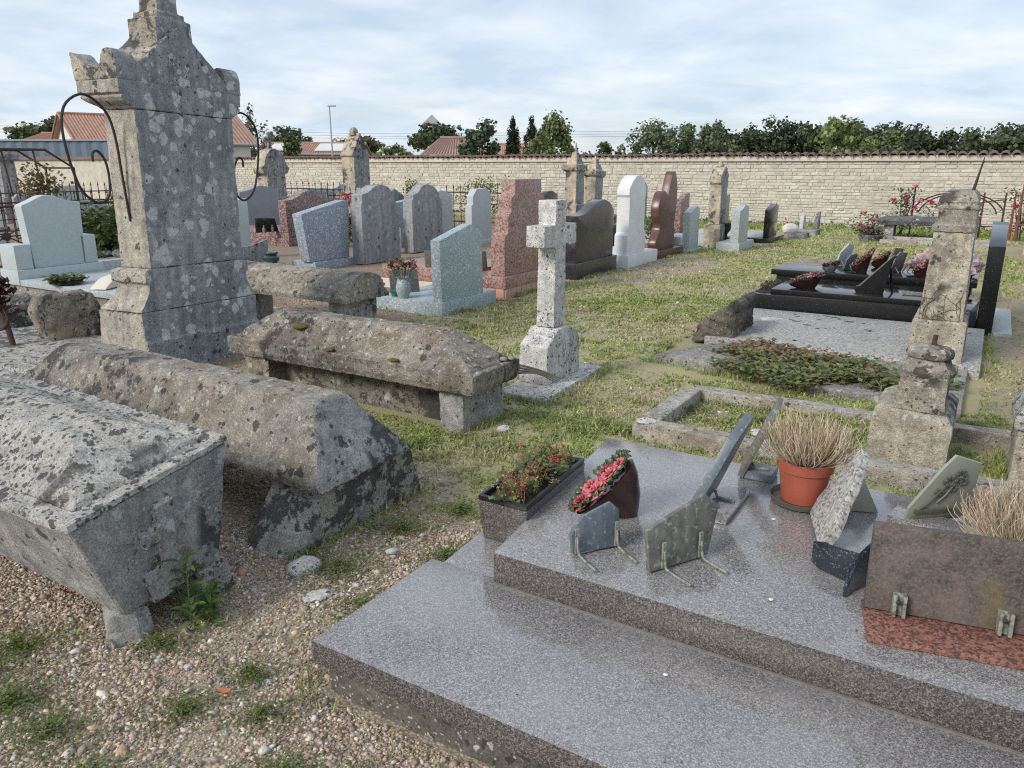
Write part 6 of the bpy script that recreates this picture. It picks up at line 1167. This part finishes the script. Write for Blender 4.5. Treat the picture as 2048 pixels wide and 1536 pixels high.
def build_near_bits():
    # broad-leaved weed at the foot of the nearest sarcophagus, stones, dead branch
    P = thing('leafy_weed', 'tall bright green weed with long leaves by the carved sarcophagus end', 'plant', -2.30, 1.50)
    V, F, C = [], [], []
    def leaf(p, d, up, L, wd, col):
        k = len(V); d = Vector((math.cos(d), math.sin(d), 0)); s = Vector((-d.y, d.x, 0)); p = Vector(p)
        for q in range(6):
            t = q / 5; c = p + d * (L * t * math.cos(up * (1 - t * .7))) + Vector((0, 0, L * (math.sin(up) * t - .45 * t * t))); ww = wd * math.sin(math.pi * min(1, .08 + t * .95)) ** .8
            V.extend([c - s * ww + Vector((0, 0, ww * .35)), c, c + s * ww + Vector((0, 0, ww * .35))]); C.extend([np.array(col) * random.uniform(.85, 1.1)] * 3)
        for q in range(5):
            for i in range(2): F.append((k + q * 3 + i, k + q * 3 + i + 1, k + q * 3 + 4 + i, k + q * 3 + 3 + i))
    g = lambda: random.choice([(.10, .17, .04), (.13, .20, .055), (.08, .14, .035)])
    for (sx, sy, h, n) in ((.0, .0, .26, 17), (.04, .06, .11, 11), (.05, -.03, .10, 11), (.07, .03, .07, 10), (-.01, .08, .08, 9)):
        for i in range(n): leaf((sx + random.gauss(0, .004), sy + random.gauss(0, .004), h * (i + 1) / n * .9), i * 2.4 + random.gauss(0, .2), .75 - .5 * (i < 4) + .35 * (i / n), random.uniform(.06, .115) * (.75 if h < .13 else 1), random.uniform(.009, .014), g())
    raw('foliage', np.array(V), np.array(F), 'leaf', P, np.array(C), True)
    bm = bmesh.new(); tube([(0, 0, 0), (.005, .005, .25)], .005, 6, bm, .002); tube([(.04, .06, 0), (.04, .06, .1)], .004, 5, bm); obj('stems', bm, plain('weed_stem', (.14, .19, .06), .6, .2), P)
    for l, u, v, sx, sy, sz, mat in (('flat white limestone piece lying before the blackened foot', -2.22, 1.98, .075, .055, .04, 'conc'), ('small round white pebble stone by the blackened foot', -2.10, 2.06, .022, .02, .018, 'conc'), ('white stone lying inside the grassy kerb', -1.05, 4.62, .05, .04, .03, 'conc'), ('flat grey stone chip in the gravel before the flat white piece', -2.02, 1.86, .06, .035, .018, 'conc'), ('pale stone chip on the gravel near the tomb corner', -1.78, 1.40, .018, .014, .010, 'conc'), ('white chip lying in the gravel farther from the tomb corner', -1.90, 1.33, .016, .013, .010, 'conc'), ('white stone by the foot of the brown sarcophagus', -2.45, 3.9, .05, .03, .025, 'conc')):
        x, y = xy(u, v); S_ = thing('loose_stone', l, 'stone', u, v, float(gz(np.array([x]), np.array([y]))[0]), random.uniform(0, 90)); bm = bmesh.new(); bmesh.ops.create_icosphere(bm, subdivisions=3, radius=1, matrix=Matrix.Translation((0, 0, sz * .5)) @ Matrix.Diagonal((sx, sy, sz, 1))); obj('stone', bm, mat, S_, 0, 2, (.03, .014, 16))
    Bh = thing('dead_branch', 'grey dead branch lying behind the brown hipped sarcophagus', 'branch', -2.75, 4.55, .04, 10); bm = bmesh.new()
    for k in range(4): tube(spline([(-.35, .05 * k, .05), (-.1, .02 * k + .04, .10 + .02 * k), (.12, .05 + .03 * k, .13), (.3, .12 * k * .3, .09)], 3), .012, 5, bm, .004)
    obj('wood', bm, plain('dead_wood', (.09, .08, .07), .9, .3), Bh)
    # dead leaves on the gravel
    for j, (x, y, l) in enumerate(((-.42, 1.62, 'curled brown dead leaf on the gravel near the bottom'), (-.28, 1.60, 'small reddish dead leaf near the bottom edge'), (-.92, 2.05, 'orange dead leaf fragment among the gravel weeds'))):
        o = thing('dead_leaf', l, 'leaf', *uvof(x, y), .018, random.uniform(0, 180)); bm = bmesh.new(); rows = []
        for q in range(6):
            t = q / 5; ww = .014 * math.sin(math.pi * min(1, .1 + t * .9)); rows.append([bm.verts.new((t * .055, -ww, .008 + .01 * t)), bm.verts.new((t * .055, 0, .002)), bm.verts.new((t * .055, ww, .010 + .006 * t))])
        for r0, r1 in zip(rows[:-1], rows[1:]):
            for i in range(2): bm.faces.new((r0[i], r0[i + 1], r1[i + 1], r1[i]))
        obj('blade', bm, plain('dead_leaf_%d' % j, ((.13, .06, .04), (.18, .05, .04), (.30, .10, .04))[j], .7, .3, 60), o)
build_near_bits()

# ------------------------------------------------------------------ beyond the wall: houses, lamp, trees
def wthing(name, label, cat, x, y, z=0, rot=0, group=None):
    o = bpy.data.objects.new(name, None); COL.objects.link(o); o.location = (x, y, z); o.rotation_euler = (0, 0, R(rot)); return tag(o, label, cat, group)
def tiled_slope(T, a, b, c, d, mat='rooftile', pitch=.19, name='roof_slope'):
    """rows of round tiles running from eave edge a-b up to ridge edge d-c"""
    a, b, c, d = map(Vector, (a, b, c, d)); n = max(4, int((b - a).length / pitch)); nrm = (b - a).cross(d - a).normalized(); nrm = nrm if nrm.z > 0 else -nrm; low, high = [], []
    for i in range(n * 4 + 1):
        t = i / (n * 4); hgt = .06 * abs(math.sin(math.pi * t * n)); low.append(a.lerp(b, t) + nrm * hgt); high.append(d.lerp(c, t) + nrm * hgt)
    bm = bmesh.new(); L = [bm.verts.new(p) for p in low]; H_ = [bm.verts.new(p) for p in high]
    for i in range(len(L) - 1): bm.faces.new((L[i], L[i + 1], H_[i + 1], H_[i]))
    L2 = [bm.verts.new(p - nrm * .12) for p in (low[0], low[-1], high[-1], high[0])]; bm.faces.new(L2)
    obj(name, bm, mat, T, smooth=50)
def house(label, x, y, rot, L, D, eave, ridge, mat='rooftile', wins=(), hip=0, name='house'):
    T = wthing(name, label, 'house', x, y, 0, rot)
    obj('wall', prism([(0, -.2), (0, eave), (D / 2, ridge - .12), (D, eave), (D, -.2)] if not hip else [(0, -.2), (0, eave), (D, eave), (D, -.2)], 0, L), 'render', T)
    o = .3; k = (ridge - eave) / (D / 2); e = eave - o * k + .05
    tiled_slope(T, (-o, -o, e), (L + o, -o, e), (L + o - hip, D / 2, ridge), (-o + hip, D / 2, ridge), mat); tiled_slope(T, (-o, D + o, e), (L + o, D + o, e), (L + o - hip, D / 2, ridge), (-o + hip, D / 2, ridge), mat)
    if hip: tiled_slope(T, (-o, -o, e), (-o, D + o, e), (-o + hip, D / 2, ridge), (-o + hip, D / 2, ridge), mat); tiled_slope(T, (L + o, -o, e), (L + o, D + o, e), (L + o - hip, D / 2, ridge), (L + o - hip, D / 2, ridge), mat)
    else:
        for xx in (-o, L + o): obj('verge', tube([(xx, -o, e + .06), (xx, D / 2, ridge + .06), (xx, D + o, e + .06)], .07, 6), mat, T)
    obj('ridge_tiles', tube([(-o + hip, D / 2, ridge + .05), (L + o - hip, D / 2, ridge + .05)], .10, 8), mat, T)
    obj('gutter', tube([(-o, -o - .04, e - .02), (L + o, -o - .04, e - .02)], .06, 6), 'galv', T)
    for side, c, z0, w_, h in wins:
        q = {'f': (c, -.02, 0), 'l': (-.02, c, 90)}[side]; wd = obj('window', box(-w_ / 2, w_ / 2, -.03, .03, z0, z0 + h), 'glassdark', T); wd.location = (q[0], q[1], 0); wd.rotation_euler = (0, 0, R(q[2]))
        f = obj('frame', box(-w_ / 2 - .08, w_ / 2 + .08, -.05, -.031, z0 - .08, z0, box(-w_ / 2 - .08, w_ / 2 + .08, -.05, -.031, z0 + h, z0 + h + .08)), 'whitewash', wd)
    return T
def build_beyond():
    house('white gabled house with orange tiled roof behind the left wall', -26.9, 50, 40, 9.0, 6.2, 3.15, 4.75, wins=(('l', 2.1, 2.1, .35, .7), ('l', 3.6, 2.1, .35, .7)))
    house('low red tiled roof far behind the blue-grey fence', -50.5, 80, 6, 7.0, 7, 3.3, 4.75, hip=2.5, name='red_roofed_house')
    house('white house with sloping tiled roof just right of the big monument', -16.1, 39.95, 40, 3.2, 6.0, 2.75, 4.45, 'rooftile2', name='white_house')
    house('long low hall with pale and rust red roof patches behind the rubble wall', -19.5, 62, 3, 7.5, 6, 2.45, 3.25, 'rooftile', name='low_hall')
    house('hipped pinkish tiled house roof behind the wall near the centre', -5.4, 50, 4, 3.8, 3.2, 2.3, 3.22, 'rooftile2', hip=1.2, name='hipped_house')
    house('small orange tiled roof behind the cypresses', -1.9, 70, 0, 3.2, 4, 2.5, 3.35, 'rooftile', name='small_house')
    for k, (x0, x1) in enumerate(((.6, 2.6), (4.2, 6.9))):
        T = wthing('roof_panel', ('pale sheet panel on the left of the low hall roof', 'pale sheet panel on the right of the low hall roof')[k], 'roof sheet', -19.5, 62, 0, 3); obj('sheet', loft([[(x0, .1, 2.62), (x1, .1, 2.62), (x1 - .7, 2.2, 3.18), (x0 + .1, 2.2, 3.18)], [(x0, .1, 2.70), (x1, .1, 2.70), (x1 - .7, 2.2, 3.26), (x0 + .1, 2.2, 3.26)]]), 'render', T)
    T = wthing('metal_fence', 'blue-grey corrugated metal hall side behind the plain left wall', 'fence', -34, 45, 0, 0); n = 46; ring = []
    bm = bmesh.new(); pr = [(i * .3, .05 if i % 2 else 0) for i in range(n)]; lo = [bm.verts.new((x, y, 0)) for x, y in pr]; hi = [bm.verts.new((x, y, 2.9)) for x, y in pr]; lo2 = [bm.verts.new((x, y + .06, 0)) for x, y in pr]; hi2 = [bm.verts.new((x, y + .06, 2.9)) for x, y in pr]
    for i in range(n - 1): bm.faces.new((lo[i], lo[i + 1], hi[i + 1], hi[i])); bm.faces.new((hi[i], hi[i + 1], hi2[i + 1], hi2[i])); bm.faces.new((lo2[i + 1], lo2[i], hi2[i], hi2[i + 1]))
    obj('cladding', bm, 'bluemetal', T, smooth=0); obj('cap', box(-.05, 13.6, -.06, .14, 2.9, 2.98), 'galv', T)
    T = wthing('church_tower', 'church tower roof peeping above the round pine', 'tower', -15.75, 160); obj('wall', box(-1.6, 1.6, -1.6, 1.6, 0, 9.3), 'mortar', T); obj('roof', loft([[(-1.8, -1.8, 9.3), (1.8, -1.8, 9.3), (1.8, 1.8, 9.3), (-1.8, 1.8, 9.3)], [(-.05, -.05, 11.1), (.05, -.05, 11.1), (.05, .05, 11.1), (-.05, .05, 11.1)]]), 'cement', T)
    T = wthing('street_lamp', 'tall slim street lamp standing beyond the wall', 'street lamp', -13.4, 60); obj('pole', tube([(0, 0, 0), (-.02, 0, 5.75)], .075, 8, None, .045), 'galv', T); obj('lamp_head', box(-.15, .45, -.09, .09, 5.72, 5.82), 'galv', T, .02)
    for k in range(3):
        T = wthing('power_line', ('upper overhead wire across the left background', 'middle overhead wire across the left background', 'lower overhead wire across the left background')[k], 'wire', 0, 0); obj('wire', tube(spline([(-75, 92, 6.2 - k * .35), (-30, 88, 5.2 - k * .3), (-12, 85, 4.75 - k * .25), (14, 84, 5.0 - k * .25)], 6), .016, 4), 'irondark', T)
    # trees
    def tree(label, x, y, top, width, col, shape='round', leaf=.22, n=2600, trunk_h=None, dens=1., lean=0, name='tree', base=0, clumps=30):
        T = wthing(name, label, 'tree', x, y, 0, random.uniform(0, 360)); h = top; z0 = base if base else h * .16; rx = width / 2; cz = (top + z0) / 2; rz = (top - z0) / 2; ce, rad = [], []
        for i in range(clumps):
            while True:
                p = np.array([random.uniform(-1, 1), random.uniform(-1, 1), random.uniform(-1, 1)]); q = (p ** 2).sum() ** .5
                if .35 < q < 1: break
            if shape == 'cone': t = (p[2] + 1) / 2; s = (1 - t ** 2.2) ** .8 * (.55 + .45 * min(1, t * 5)); p = np.array([p[0] * s, p[1] * s, p[2]])
            if shape == 'spread': p[2] = abs(p[2]) * 1.2 - .45
            if shape == 'pyramid': t = (p[2] + 1) / 2; s = 1.05 - .75 * t; p = np.array([p[0] * s, p[1] * s, p[2]])
            ce.append((p[0] * rx * .86, p[1] * rx * .86, cz + p[2] * rz * .90)); rad.append(random.uniform(.16, .32) * (.6 if shape == 'cone' else 1))
        ce = np.array(ce); rad = np.array(rad); id_ = RNG.integers(0, clumps, n); d = RNG.normal(0, 1, (n, 3)); d /= np.linalg.norm(d, axis=1)[:, None]; rr = RNG.random(n) ** .5
        P = ce[id_] + d * (rr * rad[id_])[:, None] * np.array((rx, rx, rz)) * 1.15
        if shape == 'willow': P[:, 2] -= RNG.random(n) ** 2 * rz * .8
        P[:, 2] = np.clip(P[:, 2], .3, None); sz = RNG.uniform(.6, 1.3, n) * leaf
        tint = RNG.uniform(.72, 1.3, (clumps, 1))[id_]; C = np.array(col) * tint * RNG.uniform(.7, 1.35, (n, 1))
        a = RNG.uniform(0, 6.28, n); e1 = np.stack([np.cos(a), np.sin(a), RNG.normal(0, .5, n) - (.9 if shape == 'willow' else 0)], 1); e1 /= np.linalg.norm(e1, axis=1)[:, None]; e2 = np.cross(e1, d); e2 /= (np.linalg.norm(e2, axis=1)[:, None] + 1e-6); wr = .22 if shape == 'willow' else .5
        V = np.stack([P, P + (e1 * .5 + e2 * wr) * sz[:, None], P + e1 * sz[:, None], P + (e1 * .5 - e2 * wr) * sz[:, None]], 1).reshape(-1, 3)
        raw('crown', V, np.arange(n * 4).reshape(-1, 4), 'treeleaf', T, np.repeat(C, 4, 0))
        bm = tube([(0, 0, -.2), (.05 * lean, 0, z0 + .3), (.1 * lean, .05, cz + rz * .3)], .035 * h * .7, 8, None, .02); r_ = .018 * h * .6
        for i in range(0, clumps, max(1, clumps // 9)): p = ce[i]; tube(spline([(.03, 0, z0 + .2 + (p[2] - z0) * .25), (p[0] * .5, p[1] * .5, z0 + (p[2] - z0) * .65), tuple(p)], 3), r_, 5, bm, .008)
        obj('trunk', bm, 'bark', T); return T
    dk, md, lt, bl = (.058, .082, .038), (.090, .125, .048), (.14, .18, .072), (.068, .095, .052)
    tree('drooping willow just right of the big monument', -19.2, 60, 6.2, 3.0, (.11, .125, .075), 'willow', .30, 1500, clumps=26)
    tree('broad tree far left behind the red roof', -60.3, 100, 6.7, 9.0, md, 'round', .5, 2600); tree('dark tree behind the gabled white house', -55.5, 100, 7.4, 6.0, dk, 'round', .5, 2400)
    tree('dark oak behind the long low hall', -21.9, 80, 5.1, 6.8, dk, 'round', .38, 2600); tree('small green tree before the long low hall', -15.9, 58, 3.9, 2.3, md, 'pyramid', .20, 1600); tree('round grey-green holm oak behind the tall pointed stele', -14.3, 75, 4.7, 5.2, (.105, .105, .06), 'round', .32, 2600); tree('low pale green bush left of the round pine', -8.8, 60, 3.0, 3.4, lt, 'round', .24, 1600, name='bush')
    tree('wide dark pine under the church tower', -7.5, 80, 6.0, 6.6, dk, 'spread', .36, 3000, base=1.6); tree('upright dark green tree beside the hipped roof', -1.88, 47, 4.3, 2.7, (.055, .085, .042), 'round', .22, 2600); tree('left slim dark cypress', .07, 60, 5.25, 1.55, (.030, .045, .025), 'cone', .11, 5200, clumps=130); tree('right slim dark cypress', 1.44, 60, 5.3, 1.65, (.030, .045, .025), 'cone', .11, 5200, clumps=130)
    tree('tall pale green linden right of the cypresses', 2.5, 50, 4.9, 3.6, lt, 'pyramid', .20, 3400, clumps=40); tree('small light linden shoulder before the cypress', 1.6, 47, 3.5, 1.7, lt, 'round', .18, 1500); tree('distant round olive green bush in the gap', 8.6, 70, 3.8, 3.2, md, 'round', .26, 1800); tree('distant hedge tree left of the round bushes', 5.6, 72, 3.3, 4.5, md, 'round', .26, 1800)
    tree('large round white-flowering bush over the wall', 7.9, 45, 4.05, 3.2, (.12, .155, .085), 'round', .16, 4200, clumps=46); tree('smaller round bush joined to the large flowering one', 9.9, 46.5, 3.7, 2.1, (.12, .155, .085), 'round', .16, 2400); tree('second round flowering bush further right', 11.3, 45, 3.95, 2.9, (.11, .145, .075), 'round', .16, 3800, clumps=42); tree('loose grey-green tree between the two flowering bushes', 15.8, 70, 5.35, 4.2, md, 'round', .28, 2000)
    tree('bright light green maple rising above the wall', 17.2, 42, 3.95, 3.3, (.17, .22, .085), 'round', .20, 2800, clumps=34); tree('slim light green tree right of the maple', 21.2, 45, 3.9, 1.9, (.13, .17, .08), 'pyramid', .18, 2000)
    k = 0
    for x, y, top, wd in ((24, 85, 5.85, 6.0), (27.3, 86, 6.45, 6.6), (31, 85, 6.35, 6.6), (34.5, 88, 6.25, 6.6), (38.3, 88, 6.05, 6.6), (42, 88, 5.95, 6.6), (45.5, 90, 5.85, 6.6), (49, 88, 5.45, 7.2), (46, 76, 5.15, 5.4), (50, 80, 5.85, 7.2), (54.5, 80, 6.05, 7.2), (59, 82, 6.05, 7.2), (21.3, 80, 5.2, 4), (36, 82, 5.35, 5.4)):
        tree('dark oak of the far treeline, ' + ('first right of the second flowering bush', 'second right of the second flowering bush', 'third, left of the bright maple', 'fourth, just behind the bright maple', 'fifth, right behind the bright maple', 'sixth, behind the slim light tree', 'seventh, right of the slim light tree', 'eighth, lower and rounder', 'standing nearer and lower', 'near the right edge', 'at the right edge', 'beyond the right edge', 'small, left end by the flowering bush', 'small, in front of the others')[k], x, y, top, wd, bl if k % 2 else dk, 'round', .36, 3000, base=.5, clumps=38); k += 1
    for j, (x, y, wd) in enumerate(((30, 92, 16), (46, 94, 18), (60, 90, 16))):
        tree(('low undergrowth filling the foot of the far treeline on the left', 'low undergrowth filling the middle of the far treeline', 'low undergrowth filling the right of the far treeline')[j], x, y, 3.4, wd, dk, 'round', .5, 3000, name='undergrowth')
build_beyond()
